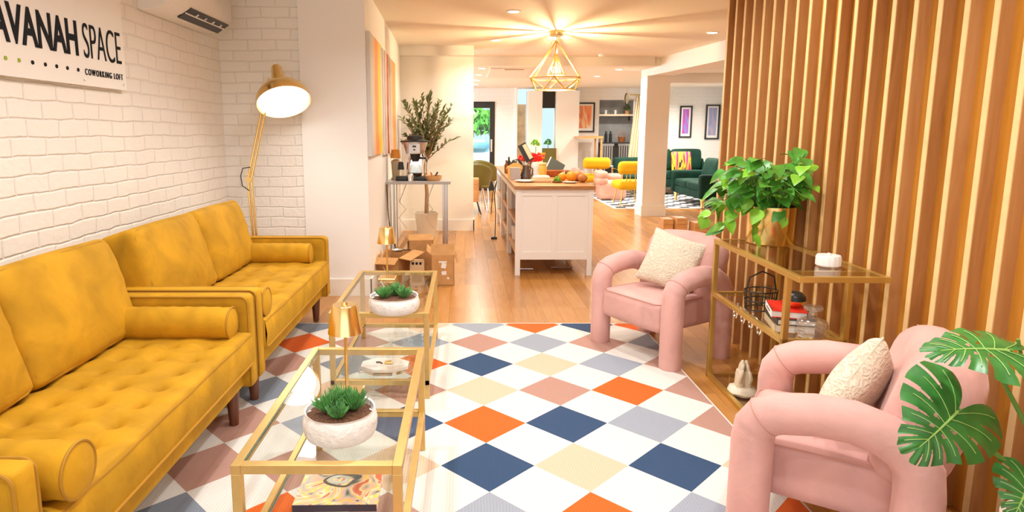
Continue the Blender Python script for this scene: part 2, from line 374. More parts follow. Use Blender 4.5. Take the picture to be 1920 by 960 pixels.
# ceilings
bm = B(); box(bm, -2.3, 6.2, -2, 10.35, 2.6, 2.75); struct('ceiling', bm, M['ceiling'], smooth=False)
bm = B(); box(bm, -6, 6.2, 10.35, 15.85, 2.47, 2.75); box(bm, 3.1, 6.2, 15.85, 18.5, 2.47, 2.75); struct('ceiling_rear', bm, M['ceiling'], smooth=False)
# left brick wall, brick niche and white pier
bm = B(); box(bm, -2.3, -2.05, -2, 5.55, 0, 2.6); struct('wall_left', bm, M['brick_y'], smooth=False)
bm = B(); box(bm, -2.05, -1.36, 5.42, 5.6, 0, 2.6); struct('wall_niche', bm, M['brick_x'], smooth=False)
bm = B(); box(bm, -1.38, -.83, 5.39, 5.75, 0, 2.6); struct('wall_pier', bm, M['plaster_white'], smooth=False)
bm = B(); vs = box(bm, -1.6, -.83, 5.75, 9.3, 0, 2.6)
for v in bm.verts:
    if v.co.y > 9: v.co.x -= .09
struct('wall_passage', bm, M['plaster_white'], smooth=False)
bm = B(); box(bm, -1.38, -.815, 5.375, 5.39, 0, .15); box(bm, -.83, -.815, 5.375, 5.75, 0, .15); struct('baseboard_pier', bm, M['trim'], smooth=False)
# wall behind the olive tree
bm = B(); box(bm, -1.0, .12, 9.1, 9.35, 0, 2.6); box(bm, -1.0, .12, 8.95, 9.1, 2.47, 2.6); struct('wall_corridor', bm, M['plaster'], smooth=False)
bm = B(); box(bm, -.92, .135, 9.08, 9.1, 0, .16); box(bm, .12, .135, 9.08, 9.36, 0, .16); struct('baseboard_corridor', bm, M['trim'], smooth=False)
bm = B(); box(bm, -1.0, 3.0, 10.25, 10.45, 2.46, 2.6); struct('trim_beam', bm, M['ceiling'], smooth=False)
# right column and beam
bm = B(); box(bm, 3.03, 3.42, 10.72, 11.1, 0, 2.35); box(bm, 3.015, 3.435, 10.705, 11.115, 0, .18); struct('wall_column', bm, M['plaster'], smooth=False)
bm = B(); vs = box(bm, 3.03, 3.42, 4.4, 11.1, 2.35, 2.6)
for v in vs:
    if v.co.y < 5: v.co.x += .85
struct('trim_beam_side', bm, M['plaster'], smooth=False)
bm = B(); box(bm, 3.42, 6.2, 11.6, 12.0, 2.30, 2.6); struct('trim_beam_lounge', bm, M['plaster'], smooth=False)
# far walls
FY = 15.5
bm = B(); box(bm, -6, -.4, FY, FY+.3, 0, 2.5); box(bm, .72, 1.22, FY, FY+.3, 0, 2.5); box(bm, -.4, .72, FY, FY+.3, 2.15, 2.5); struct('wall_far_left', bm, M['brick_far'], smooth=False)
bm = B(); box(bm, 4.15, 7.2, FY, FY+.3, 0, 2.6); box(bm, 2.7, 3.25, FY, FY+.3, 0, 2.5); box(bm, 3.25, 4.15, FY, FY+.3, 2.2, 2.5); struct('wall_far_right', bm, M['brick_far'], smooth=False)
bm = B(); box(bm, 1.22, 1.26, FY-.1, FY+.2, 0, 2.5); box(bm, 1.5, 1.84, FY-.25, FY+.2, 0, 2.4); box(bm, 2.18, 2.72, FY-.25, FY+.2, 0, 2.4); struct('wall_pillars', bm, M['plaster'], smooth=False)
bm = B(); box(bm, 1.26, 1.5, FY+.3, FY+.35, 0, 2.1); struct('wall_stone_panel', bm, pbr('travertine', (.62, .50, .32), .5, nscale=5, var=.25), smooth=False)
bm = B(); box(bm, 6.2, 6.35, 4, FY, 0, 2.6); struct('wall_lounge_side', bm, M['brick_y'], smooth=False)
bm = B(); box(bm, -6.1, -5.95, 9, 19, 0, 2.6); struct('wall_dining_side', bm, M['plaster'], smooth=False)
bm = B(); box(bm, 1.95, 4.6, 4.5, 4.62, 0, 2.6); struct('wall_slat_return', bm, M['plaster'], smooth=False)
# kitchen alcove
bm = B(); box(bm, 3.25, 5.2, 17.4, 17.6, 0, 2.5); box(bm, 3.1, 3.25, FY+.3, 17.5, 0, 2.5); struct('wall_kitchen', bm, pbr('grey_tile', (.34, .33, .32), .4, nscale=3, var=.2), smooth=False)
# garden beyond the door and window
M['sky_glow'] = emit('daylight_sky', (.62, .82, 1.0), 1.1)
bm = B(); box(bm, -6, 3.2, 19.3, 19.35, .9, 3); struct('trim_sky', bm, M['sky_glow'], smooth=False)

# ---- garden door
d = obj('door_garden', (lambda bm: (box(bm, -.4, -.28, FY-.02, FY+.06, 0, 2.15), box(bm, .60, .72, FY-.02, FY+.06, 0, 2.15), box(bm, -.28, .60, FY-.02, FY+.06, 2.0, 2.15), box(bm, -.28, .60, FY-.02, FY+.06, 0, .12), bm)[-1])(B()), M['black_metal'], smooth=False)
d['kind'] = 'structure'
bm = B(); box(bm, -.28, .60, FY+.01, FY+.02, .12, 2.0); obj('pane', bm, M['glass'], d, smooth=False)
bm = B(); box(bm, .62, .66, FY-.07, FY-.02, .95, 1.25); obj('door_handle', bm, M['steel'], d, smooth=False)
w_ = obj('window_rear', (lambda bm: (box(bm, 1.84, 2.18, FY+.05, FY+.1, 2.0, 2.4), box(bm, 1.84, 1.86, FY+.05, FY+.1, .75, 2.0), box(bm, 1.84, 2.18, FY+.05, FY+.1, .70, .76), bm)[-1])(B()), M['black_metal'], smooth=False)
w_['kind'] = 'structure'
bm = B(); box(bm, 1.86, 2.18, FY+.07, FY+.075, .76, 2.0); obj('pane', bm, M['glass'], w_, smooth=False)
bm = B(); box(bm, 1.84, 2.3, FY-.1, FY+.12, .0, .7); struct('wall_window_sill', bm, M['plaster_white'], smooth=False)

# shrub and car outside
def blob_plant(n, rad, size, c, rnd, mi=0):
    bm = B()
    for i in range(n):
        th = rnd.uniform(0, 6.28); ph = math.acos(rnd.uniform(-.4, 1)); rr = rad*rnd.uniform(.5, 1)
        p = Vector((rr*math.sin(ph)*math.cos(th), rr*math.sin(ph)*math.sin(th), rr*math.cos(ph)))+Vector(c)
        q = Euler((rnd.uniform(0, 6), rnd.uniform(0, 6), rnd.uniform(0, 6))).to_matrix()
        s = size*rnd.uniform(.6, 1.2); vs = [bm.verts.new(p+q@Vector(k)*s) for k in ((-.5, 0, 0), (0, -.3, .1), (.6, 0, 0), (0, .3, .1))]
        bm.faces.new(vs)
    return bm
rnd = random.Random(3)
g = thing('garden_shrub', 'bushy green shrub outside the black framed garden door', 'shrub', (.2, 18.9, 0))
obj('foliage', blob_plant(500, .62, .24, (0, -.5, 1.6), rnd), M['leaf'], g, smooth=False)
bm = B(); tube(bm, [(0, 0, 0), (.03, 0, .8), (0, 0, 1.7)], .05); obj('trunk', bm, M['bark'], g)
t = thing('parked_car', 'pale blue car parked outside beyond the garden door', 'car', (-.1, 17.3, 0))
bm = solid(2.4, 1.0, .6, .2, 6); xform(bm, (0, 0, .62)); obj('body', bm, pbr('car_paint', (.45, .75, .85), .3), t)
bm = solid(1.5, .9, .45, .18, 6); xform(bm, (0, 0, 1.05)); obj('cabin', bm, pbr('car_glass', (.1, .25, .32), .15), t)
for sx in (-.75, .75):
    bm = B(); lathe(bm, [(.3, -.1), (.3, .1)], 20, (sx, -.42, .3), m=Euler((R(90), 0, 0)).to_matrix()); obj('wheel', bm, M['black'], t)

# ---- slatted wall on the right
bm = B(); SX = 1.82
box(bm, SX+.055, SX+.16, -.6, 4.56, 0, 2.6, 1)
k = 0; y = 4.53
while y > -.5:
    box(bm, SX+.004, SX+.055, y-.012, y+.012, 0.0, 2.6, 0)
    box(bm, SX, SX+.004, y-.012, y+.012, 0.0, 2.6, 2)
    y -= .1345
# the fins are boards with a rounded nose
box(bm, SX+.055, SX+.16, 4.50, 4.58, 0, 2.6, 0)
struct('wall_right', bm, [M['slat'], M['slat_back'], M['slat_edge_lit']], smooth=False)

# ================================================================== RUG
def clip(poly, x0, x1, y0, y1):
    def cl(p, ax, v, keep_gt):
        out = []
        for i in range(len(p)):
            a, b = p[i-1], p[i]; ia = (a[ax] >= v) if keep_gt else (a[ax] <= v); ib = (b[ax] >= v) if keep_gt else (b[ax] <= v)
            if ia != ib:
                t = (v-a[ax])/(b[ax]-a[ax]); q = [a[0]+(b[0]-a[0])*t, a[1]+(b[1]-a[1])*t]; q[ax] = v; out.append(q)
            if ib: out.append(b)
        return out
    for ax, v, k in ((0, x0, True), (0, x1, False), (1, y0, True), (1, y1, False)):
        if poly: poly = cl(poly, ax, v, k)
    return poly
rx0, rx1, ry0, ry1, rz = -1.95, 1.30, .7, 4.546, .006
order = ['w', 'n', 'o', 'g', 'p', 'b', 's']
ROWS = {2: {-4: 'p', -3: 's', -2: 'p', -1: 'b', 0: 'g', 1: 'o', 2: 'n', 3: 'o'}, 1: {-4: 'p', -3: 'o', -2: 'p', -1: 'g', 0: 'p', 1: 'g', 2: 'p', 3: 'g'},
        0: {-4: 'g', -3: 'p', -2: 's', -1: 'o', 0: 'n', 1: 'b', 2: 'g', 3: 'p'}, -1: {-4: 'p', -3: 's', -2: 'b', -1: 'p', 0: 'b', 1: 'p', 2: 'o', 3: 'p'},
        -2: {-4: 'n', -3: 'p', -2: 'g', -1: 'n', 0: 'o', 1: 'n', 2: 'g', 3: 'p'}, -3: {-4: 'p', -3: 'p', -2: 'p', -1: 'b', 0: 'n', 1: 'b', 2: 'n', 3: 'b'},
        -4: {-4: 'g', -3: 's', -2: 'o', -1: 'p', 0: 'g', 1: 'o', 2: 'g', 3: 'o'}}
bm = B()
for j in range(-9, 4):
    for i in range(-6, 5):
        for off in (0, .5):
            cx_, cy_ = .097+.402*(i+off), 3.715+.4*(j+off)
            c_ = 'w' if off else ROWS.get(j, {}).get(i, order[1:][(i*5+j*3) % 6])
            h = .201; v = .2
            p = clip([[cx_-h, cy_], [cx_, cy_-v], [cx_+h, cy_], [cx_, cy_+v]], rx0, rx1, ry0, ry1)
            if len(p) >= 3:
                try:
                    f = bm.faces.new([bm.verts.new((a, b, rz)) for a, b in p]); f.material_index = order.index(c_)
                except Exception: pass
bmesh.ops.remove_doubles(bm, verts=bm.verts[:], dist=.0005)
box(bm, rx0, rx1, ry0, ry1, 0, rz-.0005, 0)
for (a, b, c_, d_) in ((rx0-.004, rx1+.004, ry1, ry1+.008), (rx1, rx1+.008, ry0, ry1), (rx0-.008, rx0, ry0, ry1)): box(bm, a, b, c_, d_, 0, rz+.001, 0)
tag(obj('area_rug', bm, [RUG[c_] for c_ in order], smooth=False), 'large rug with diamonds in ivory, navy, orange, grey and pink between the sofas and armchairs', 'rug')

# ================================================================== SOFAS
def make_sofa():
    t = thing('sofa', 'x', 'sofa')
    Ls, D = 1.68, .86; xf, xb = .43, -.43
    bm = solid(D-.06, Ls-.12, .13, .02, 6); xform(bm, (-.015, 0, .235)); obj('base', bm, M['mustard'], t)
    bm = solid(.12, Ls-.06, .49, .03, 8); xform(bm, (xb+.06, 0, .42), (0, 0, 0)); obj('back_frame', bm, M['mustard'], t)
    for s in (-1, 1):
        bm = solid(D, .085, .465, .022, 8); xform(bm, (0, s*(Ls/2-.0425), .40)); a = obj('arm', bm, M['mustard'], t)
        p = B()
        for q in (-1, 1):
            yy = s*(Ls/2-.0425)+q*.040; x1, z1, r_ = xf-.006, .628, .035
            pts = [(xb+.02, yy, z1)]+[(x1-r_+r_*math.sin(a_), yy, z1-r_+r_*math.cos(a_)) for a_ in [k*math.pi/2/6 for k in range(7)]]+[(x1, yy, .18)]
            p = B(); tube(p, pts, .0048, 6); obj('piping', p, M['mustard_pipe'], a)
    # tufted seat
    x0, x1, y0, y1, zt, zb = -.20, .435, -Ls/2+.087, Ls/2-.087, .45, .30
    nx, ny = 64, 150; bm = B(); tx = [.435-.125-.155*k for k in range(4)]; ty = [y0+.075+.1447*k*((y1-y0-.15)/(.1447*9)) for k in range(10)]
    rows = []
    for i in range(nx+1):
        row = []
        for j in range(ny+1):
            x = x0+(x1-x0)*i/nx; yv = y0+(y1-y0)*j/ny
            dz = 0
            for a in tx:
                for b in ty:
                    d2 = (x-a)**2+(yv-b)**2
                    if d2 < .01: dz -= .030*math.exp(-d2/.00035)+.022*math.exp(-d2/.0024)
            for b in ty: dz -= .0055*math.exp(-((yv-b)/.006)**2)*(1 if x < .40 else 0)
            e = min(x1-x, yv-y0, y1-yv); dz -= .012*math.exp(-max(0, e)/.014)
            dz += .010*math.sin(math.pi*min(1, max(0, (x-x0)/(x1-x0))))
            dz += noise.noise(Vector((x*7, yv*7, 1)))*.003
            row.append(bm.verts.new((x, yv, zt+.012+dz)))
        rows.append(row)
    for i in range(nx):
        for j in range(ny): bm.faces.new((rows[i][j], rows[i+1][j], rows[i+1][j+1], rows[i][j+1]))
    # sides
    fr = rows[-1]; lows = [bm.verts.new((x1+.004, v.co.y, zb)) for v in fr]
    mids = [bm.verts.new((x1+.010, v.co.y, (zt+zb)/2)) for v in fr]
    for j in range(ny):
        bm.faces.new((fr[j], mids[j], mids[j+1], fr[j+1])); bm.faces.new((mids[j], lows[j], lows[j+1], mids[j+1]))
    for col, sgn in ((0, -1), (-1, 1)):
        e_ = [r_[col] for r_ in rows]; lo = [bm.verts.new((v.co.x, v.co.y, zb)) for v in e_]
        for j in range(nx): bm.faces.new((e_[j], lo[j], lo[j+1], e_[j+1]))
    sc = obj('seat_cushion', bm, M['mustard'], t, angle=60)
    p = B(); tube(p, [(x1-.002, y0+.01+(y1-y0-.02)*k/20, zt-.010+.002*math.sin(k)) for k in range(21)], .0055, 6); obj('piping', p, M['mustard_pipe'], sc); p = B()
    tube(p, [(x1+.008, y0+.01+(y1-y0-.02)*k/20, zb+.004) for k in range(21)], .005, 6)
    obj('piping', p, M['mustard_pipe'], sc)
    # back cushions
    for s in (-1, 1):
        wd = (y1-y0)/2-.004
        bm = solid(.19, wd, .46, .032, 14, (.045, .012, .014))
        for v in bm.verts:
            c_ = v.co; ez = abs(c_.z)/.23; ey = abs(c_.y)/(wd/2)
            ang = math.atan2(c_.z, c_.y); k_ = max(0, max(ez, ey)-.45)
            c_.x += math.sin(ang*34+3*noise.noise(Vector((c_.y*3, c_.z*3, s))))*.0045*k_*1.6*min(1, max(0, 1.25-max(ez, ey))*3)
            c_.x += noise.noise(Vector((c_.y*5+s*4, c_.z*5, 0)))*.009
            if c_.z > 0 and ey > .6: c_.z += .012*(ey-.6)*ez
        xform(bm, (-.245, s*((y1-y0)/4+.001), .672), (0, R(-17), 0))
        c0 = obj('back_cushion', bm, M['mustard'], t, angle=70)
        p = B(); hw, hh, rr = wd/2-.012, .222, .05; pts = []
        for (cy, cz, a0) in ((hw-rr, hh-rr, 0), (-hw+rr, hh-rr, 90), (-hw+rr, -hh+rr, 180), (hw-rr, -hh+rr, 270)):
            for k in range(6):
                a_ = R(a0+k*18); pts.append(Vector((.090, cy+rr*math.cos(a_), cz+rr*math.sin(a_))))
        full = []
        for a_, b_ in zip(pts, pts[1:]+pts[:1]):
            n_ = max(1, int((b_-a_).length/.05))
            for k in range(n_): full.append(a_.lerp(b_, k/n_))
        tube(p, full, .0052, 6, closed=True); xform(p, (-.245, s*((y1-y0)/4+.001), .672), (0, R(-17), 0))
        obj('piping', p, M['mustard_pipe'], c0)
    for sx in (-1, 1):
        for sy in (-1, 1):
            p = B(); tube(p, [(sx*.345, sy*(Ls/2-.13), .175), (sx*.345, sy*(Ls/2-.13), .0)], [.033, .022], 14); obj('leg', p, M['darkwood'], t)
    return t
sofa = make_sofa(); sofa.location = (-1.475, 3.91, .0065)
tag(sofa, 'mustard velvet tufted sofa farther away, next to the white pier and tall brass lamp', 'sofa', 'mustard sofas along the brick wall')
s2 = copy_tree(sofa); s2.location = (-1.475, 2.19, .0065)
tag(s2, 'mustard velvet tufted sofa nearest the camera, under the sign on the brick wall', 'sofa', 'mustard sofas along the brick wall')
def make_bolster():
    t = thing('bolster_cushion', 'x', 'cushion'); Lb, r = .56, .077
    bm = B(); prof = []
    for k in range(25):
        u = -1+2*k/24; prof.append((r*(1-.05*u**4)+(.0015*math.sin(k*2.2)), u*Lb/2))
    lathe(bm, [(.0001, -Lb/2-.012), (r*.55, -Lb/2-.009), (r*.9, -Lb/2-.002)]+prof+[(r*.9, Lb/2+.002), (r*.55, Lb/2+.009), (.0001, Lb/2+.012)], 36, m=Euler((0, R(90), 0)).to_matrix())
    for v in bm.verts:
        if Lb/2*.84 < abs(v.co.x) <= Lb/2+.0001 and math.hypot(v.co.y, v.co.z) > r*.8:
            a_ = math.atan2(v.co.y, v.co.z); k_ = 1+.012*math.sin(a_*16); v.co.y *= k_; v.co.z *= k_
    obj('cover', bm, M['mustard'], t, angle=60)
    p = B()
    for s in (-1, 1):
        p = B(); tube(p, [(s*Lb/2, r*.965*math.cos(a_), r*.965*math.sin(a_)) for a_ in [2*math.pi*k/30 for k in range(30)]], .0045, 6, closed=True); obj('piping', p, M['mustard_pipe'], t)
    return t
b0 = make_bolster()
BS = [((-1.375, 2.855, .534), 'mustard velvet bolster on the far arm side of the nearest sofa'), ((-1.30, 1.545, .540), 'mustard velvet bolster by the near arm of the nearest sofa, at the lower left'),
      ((-1.42, 4.575, .534), 'mustard velvet bolster at the far end of the farther sofa, below the brass lamp'), ((-1.33, 3.235, .534), 'mostly hidden mustard bolster tip showing above the adjoining sofa arms')]
for i, (p, lb) in enumerate(BS):
    o = b0 if i == 0 else copy_tree(b0); o.location = p; tag(o, lb, 'cushion', 'mustard bolsters on the sofas')

# ================================================================== SIGN, AIR CONDITIONER
t = thing('wall_sign', 'white sign board with dark lettering and a row of dots on the brick wall', 'sign', (-2.03, 2.1, 1.665))
bm = B(); box(bm, 0, .012, 0, 1.74, 0, .62); obj('board', bm, pbr('sign_board', (.84, .82, .80), .35), t, smooth=False, bevel=.002)
def wall_text(s, y0, y1, z0, z1, bold, nm):
    bm = text_mesh(s, y1-y0, z1-z0, .004, bold, 0, 1.35 if len(s) > 8 else 1.0)
    bm.transform(Matrix(((0, 0, 1, .012), (1, 0, 0, y0-2.1), (0, 1, 0, z0-1.665), (0, 0, 0, 1)))); obj(nm, bm, M['text'], t, smooth=False)
wall_text('SAVANAH', 2.715, 3.385, 1.812, 1.992, .022, 'lettering')
wall_text('SPACE', 3.435, 3.80, 1.812, 1.992, -.012, 'lettering')
wall_text('COWORKING LOFT', 3.43, 3.80, 1.722, 1.755, .0, 'lettering')
for i, yy in enumerate([2.57, 2.66, 2.75, 2.845, 2.93, 3.02, 3.11, 3.195, 3.28, 3.37]):
    bm = B(); lathe(bm, [(.0095, 0), (.0095, .003)], 20, m=Euler((0, R(90), 0)).to_matrix()); obj('dot', bm, M['green_dot' if i < 5 else 'text'], t, (.012, yy-2.1, 1.742-1.665))
for yy, zz in ((3.81, .555), (3.81, .03), (3.42, .03)):
    bm = B(); lathe(bm, [(.006, 0), (.006, .006)], 12, m=Euler((0, R(90), 0)).to_matrix()); obj('screw', bm, M['steel'], t, (.012, yy-2.1, zz))

t = thing('air_conditioner', 'white split air conditioner mounted high on the brick wall', 'air conditioner', (-2.05, 4.1, 2.18))
bm = B(); prof = [(0, 0), (.09, .0), (.16, .02), (.215, .055), (.235, .10), (.235, .26), (.215, .285), (0, .29)]; n0 = []
Lac = 1.0
for yy in (0, .012, Lac-.012, Lac):
    s_ = .97 if yy in (0, Lac) else 1
    n0.append([bm.verts.new((x*s_, yy, .145+(z-.145)*s_)) for x, z in prof])
for a_, b_ in zip(n0, n0[1:]):
    for j in range(len(prof)): bm.faces.new((a_[j], a_[(j+1) % 8], b_[(j+1) % 8], b_[j]))
bm.faces.new(n0[0]); bm.faces.new(n0[-1][::-1]); obj('housing', bm, pbr('ac_plastic', (.86, .83, .79), .3), t, bevel=.004)
bm = B(); a1 = math.atan2(.035, .055)
box(bm, -.070, .040, .27, Lac-.05, -.003, .005, rot=(0, -a1, 0), piv=(0, 0, 0)); obj('vent_slot', bm, M['black'], t, (.19, 0, .036), smooth=False)
bm = B(); box(bm, -.012, -.004, .27, Lac-.05, -.010, -.002, rot=(0, -a1, 0), piv=(0, 0, 0)); obj('louvre', bm, M['white_paint'], t, (.19, 0, .036), smooth=False)
for k in range(4):
    bm = B(); box(bm, -.01, .02, .42+k*.14, .424+k*.14, -.012, 0, rot=(0, -a1, 0), piv=(0, 0, 0)); obj('fin', bm, M['white_paint'], t, (.19, 0, .036), smooth=False)

# ================================================================== FLOOR LAMP
t = thing('floor_lamp', 'tall brass jointed floor lamp with dome shade in the corner behind the sofa', 'lamp', (-1.68, 5.02, 0))
bm = B(); lathe(bm, [(.14, 0), (.14, .018), (.12, .026), (.02, .03), (.015, .05)], 32); obj('base', bm, M['brass'], t)
nrm = Vector((.28, -.47, -.82)).normalized(); dc = Vector((.245, .06, 1.655))
hub = dc-nrm*.19
def rods(a, b, nm, off=.014):
    bm = B(); a = Vector(a); b = Vector(b); sd = (b-a).cross(Vector((0, 1, 0))).normalized()*off
    for s in (-1, 1): tube(bm, [a+sd*s, b+sd*s], .0105, 10)
    obj(nm, bm, M['brass'], t)
J = (-.055, .05, 1.045)
rods((.0, .0, .04), J, 'lower_arm'); rods(J, tuple(dc-nrm*.05+Vector((-.15, .06, .0))), 'upper_arm')
bm = B(); lathe(bm, [(.024, -.03), (.024, .03)], 16, J, m=Euler((R(90), 0, 0)).to_matrix()); lathe(bm, [(.012, -.045), (.012, .045)], 12, (J[0]+.01, J[1], J[2]+.05), m=Euler((R(90), 0, 0)).to_matrix()); obj('joint', bm, M['brass'], t)
bm = B(); tube(bm, [(J[0]+.02, J[1]-.03, J[2]+.10), (J[0]-.04, J[1]-.03, J[2]+.09), (J[0]-.06, J[1]-.03, J[2]+.03), (J[0]-.05, J[1]-.03, J[2]-.05), (J[0], J[1]-.02, J[2]-.09)], .004, 8); obj('cord', bm, M['black'], t)
q = nrm.to_track_quat('Z', 'Y').to_matrix()
bm = B(); Rd = .215
prof = [(.0001, -.35), (.034, -.35), (.042, -.335), (.058, -.20), (.062, -.18)]
prof += [(Rd*math.sin(a_), -.185*math.cos(a_)+.0) for a_ in [R(16+k*7.4) for k in range(11)]]
prof += [(Rd, .0), (Rd-.006, .002)]
prof += [((Rd-.006)*math.sin(a_), -.178*math.cos(a_)) for a_ in [R(90-k*9) for k in range(9)]]
lathe(bm, prof, 48, dc, m=q); obj('lamp_shade', bm, M['brass'], t, angle=50)
bm = B(); lathe(bm, [(.0001, -.035), (.12, -.03), (Rd-.012, -.012)], 48, dc, m=q); obj('diffuser', bm, M['shade_in'], t)
bm = B(); tube(bm, [dc-nrm*.2+Vector((-.05, 0, 0)), dc-nrm*.19+Vector((-.085, -.01, .03)), dc-nrm*.14+Vector((-.12, 0, .02))], .004, 8); obj('switch_rod', bm, M['brass'], t)
l = bpy.data.lights.new('floor_lamp_light', 'SPOT'); l.energy = 16; l.color = (1, .93, .82); l.spot_size = R(150); l.spot_blend = .6; l.shadow_soft_size = .16
o = bpy.data.objects.new('floor_lamp_light', l); C.objects.link(o); o.location = Vector((-1.68, 5.02, 0))+dc+nrm*.03; o.rotation_euler = (-nrm).to_track_quat('Z', 'Y').to_euler()

# ================================================================== COFFEE TABLES
def make_table(Lt, Wt=.49, H=.475, zs=.16):
    t = thing('coffee_table', 'x', 'table'); b = .028; x0, x1, y0, y1 = -Wt/2, Wt/2, -Lt/2, Lt/2
    for x, yv in ((x0, y0), (x1-b, y0), (x0, y1-b), (x1-b, y1-b)):
        bm = B(); box(bm, x, x+b, yv, yv+b, 0, H-b); obj('leg', bm, M['gold'], t, smooth=False, bevel=.002)
    for nm, z in (('top_frame', H-b), ('shelf_frame', zs)):
        bm = B(); e = 0 if nm == 'top_frame' else b*.15
        box(bm, x0, x0+b-e, y0, y1, z, z+b); box(bm, x1-b+e, x1, y0, y1, z, z+b)
        box(bm, x0+b, x1-b, y0, y0+b, z, z+b); box(bm, x0+b, x1-b, y1-b, y1, z, z+b); obj(nm, bm, M['gold'], t, smooth=False, bevel=.0015)
    for nm, z in (('glass_top', H-.010), ('glass_shelf', zs+.018)):
        bm = B(); box(bm, x0+b, x1-b, y0+b, y1-b, z, z+.006, 0)
        for f in bm.faces:
            f.material_index = 0
        box(bm, x0+b, x0+b+.003, y0+b, y1-b, z-.002, z+.0065, 1)
        obj(nm, bm, [M['glass'], M['glassedge']], t, smooth=False)
    return t
t1 = make_table(1.0); t1.location = (-.425, 2.17, .0065)
tag(t1, 'gold framed glass coffee table nearest the camera, carrying a spiky succulent bowl', 'table', 'glass coffee tables in front of the sofas')
t2 = make_table(1.03, .53, .475, .075); t2.location = (-.455, 3.715, .0065)
tag(t2, 'gold framed glass coffee table behind the nearer one, by the far end of the rug', 'table', 'glass coffee tables in front of the sofas')

def table_lamp(loc, label, s=1):
    t = thing('table_lamp', label, 'lamp', loc, 0, 'small brass table lamps on the coffee tables')
    bm = B(); box(bm, -.055, .055, -.055, .055, 0, .012); obj('base', bm, M['brass'], t, smooth=False, bevel=.003)
    bm = B(); tube(bm, [(0, 0, .012), (0, 0, .27*s)], .0065, 14); obj('pole', bm, M['brass'], t)
    bm = B(); z = .235*s; lathe(bm, [(.062, z), (.045, z+.098), (.042, z+.102), (.012, z+.102), (.010, z+.110), (.0001, z+.110)], 36); lathe(bm, [(.060, z), (.043, z+.096)], 36)
    obj('lamp_shade', bm, M['brass'], t)
    bm = B(); lathe(bm, [(.0001, z+.03), (.030, z+.03)], 24); obj('diffuser', bm, M['shade_in'], t)
    return t
table_lamp((-.428, 2.17, .4785), 'brass cone shaded table lamp on the nearer glass coffee table')
table_lamp((-.505, 4.0, .4785), 'brass cone shaded table lamp at the far end of the second glass coffee table')
def bowl(loc, Rb, Hb, label, nm, seed, big):
    t = thing(nm, label, 'plant', loc, 0, 'succulent bowls on the coffee tables'); rnd = random.Random(seed)
    bm = B(); prof = [(.0001, 0), (Rb*.55, 0)]
    for k in range(1, 11): a_ = R(-70+k*11.5); prof.append((Rb*(.62+.38*math.cos(a_*.9)), Hb*(.5+.5*math.sin(max(-math.pi/2, min(math.pi/2, a_*1.28))))))
    zt = Hb; prof += [(Rb*.94, zt), (Rb*.90, zt-.003), (Rb*.90, zt-.02)]
    lathe(bm, prof, 64)
    for v in bm.verts:
        r_ = math.hypot(v.co.x, v.co.y)
        if r_ > Rb*.6 and v.co.z < zt*.93: v.co *= 1+.035*(abs(noise.noise(v.co*45))-.2)
    obj('bowl', bm, M['ceramic'], t)
    bm = B(); lathe(bm, [(.0001, Hb-.012), (Rb*.6, Hb-.015), (Rb*.89, Hb-.02)], 32)
    for v in bm.verts: v.co.z += noise.noise(v.co*40)*.006
    obj('soil', bm, M['soil'], t)
    bm = B()
    cl = big
    for (cx_, cy_, rr, hh, cnt) in cl:
        for i in range(int(cnt*1.7)):
            a_ = rnd.uniform(0, 6.28); tilt = rnd.uniform(.1, 1.15)**.8; ln = hh*rnd.uniform(.7, 1.1)
            dv = Vector((math.sin(tilt)*math.cos(a_), math.sin(tilt)*math.sin(a_), math.cos(tilt)))
            o_ = Vector((cx_, cy_, Hb-.015)); w_ = .0034+rr*.03
            pts = [o_+dv*ln*s_+Vector((0, 0, .25*ln*s_*s_*math.sin(tilt))) for s_ in (0, .3, .6, .85, 1)]
            tube(bm, pts, [w_*.7, w_, w_*.8, w_*.45, .0006], 5)
    obj('succulents', bm, M['succulent'], t); return t
bowl((-.392, 1.865, .4785), .116, .088, 'white carved bowl of spiky green succulents on the nearer glass coffee table', 'succulent_bowl', 1,
     [(-.035, .0, .05, .062, 75), (.04, .02, .05, .062, 75), (0, -.035, .12, .045, 40), (0, .04, .05, .066, 60)])
bowl((-.378, 3.26, .4785), .136, .085, 'white carved bowl of broad leaved succulents on the farther glass coffee table', 'succulent_bowl', 5,
     [(-.055, .0, .12, .062, 40), (.05, .0, .16, .062, 40), (0, .05, .12, .070, 34)])
# magazine, pale tray box
t = thing('art_book', 'large book with a swirling yellow and pink cover under the nearest glass table', 'book', (-.43, 2.02, .191), R(1))
bm = B(); box(bm, -.135, .135, -.12, .12, .003, .021); obj('pages', bm, M['paper'], t, smooth=False)
def cover_mat():
    m, nt, b = mat('swirl_cover'); v = coords(nt, (9, 9, 9)); n = N(nt, 'ShaderNodeTexNoise'); n.inputs['Scale'].default_value = .9; n.inputs['Distortion'].default_value = 3.2; n.inputs['Detail'].default_value = 1
    L(nt, v, n.inputs['Vector']); r = ramp(nt, [(.28, (.10, .10, .09)), (.36, (.45, .45, .36)), (.43, (.80, .45, .35)), (.5, (.88, .60, .08)), (.57, (.85, .74, .62)), (.66, (.70, .18, .08))]); L(nt, n.outputs[0], r.inputs[0]); L(nt, r.outputs[0], b.inputs['Base Color']); b.inputs['Roughness'].default_value = .25; return m
bm = B(); box(bm, -.138, .138, -.122, .122, .021, .024); box(bm, -.138, .138, -.122, .122, 0, .003); box(bm, -.138, .138, -.1235, -.122, 0, .024, 1); obj('cover', bm, [cover_mat(), pbr('book_spine', (.05, .03, .05), .4)], t, smooth=False)
bm = B(); tube(bm, [(.055*math.cos(a_)+.01*math.sin(3*a_), .036*math.sin(a_)+.008*math.cos(2*a_), 0) for a_ in [k*2*math.pi/40 for k in range(40)]], .0055, 6, closed=True)
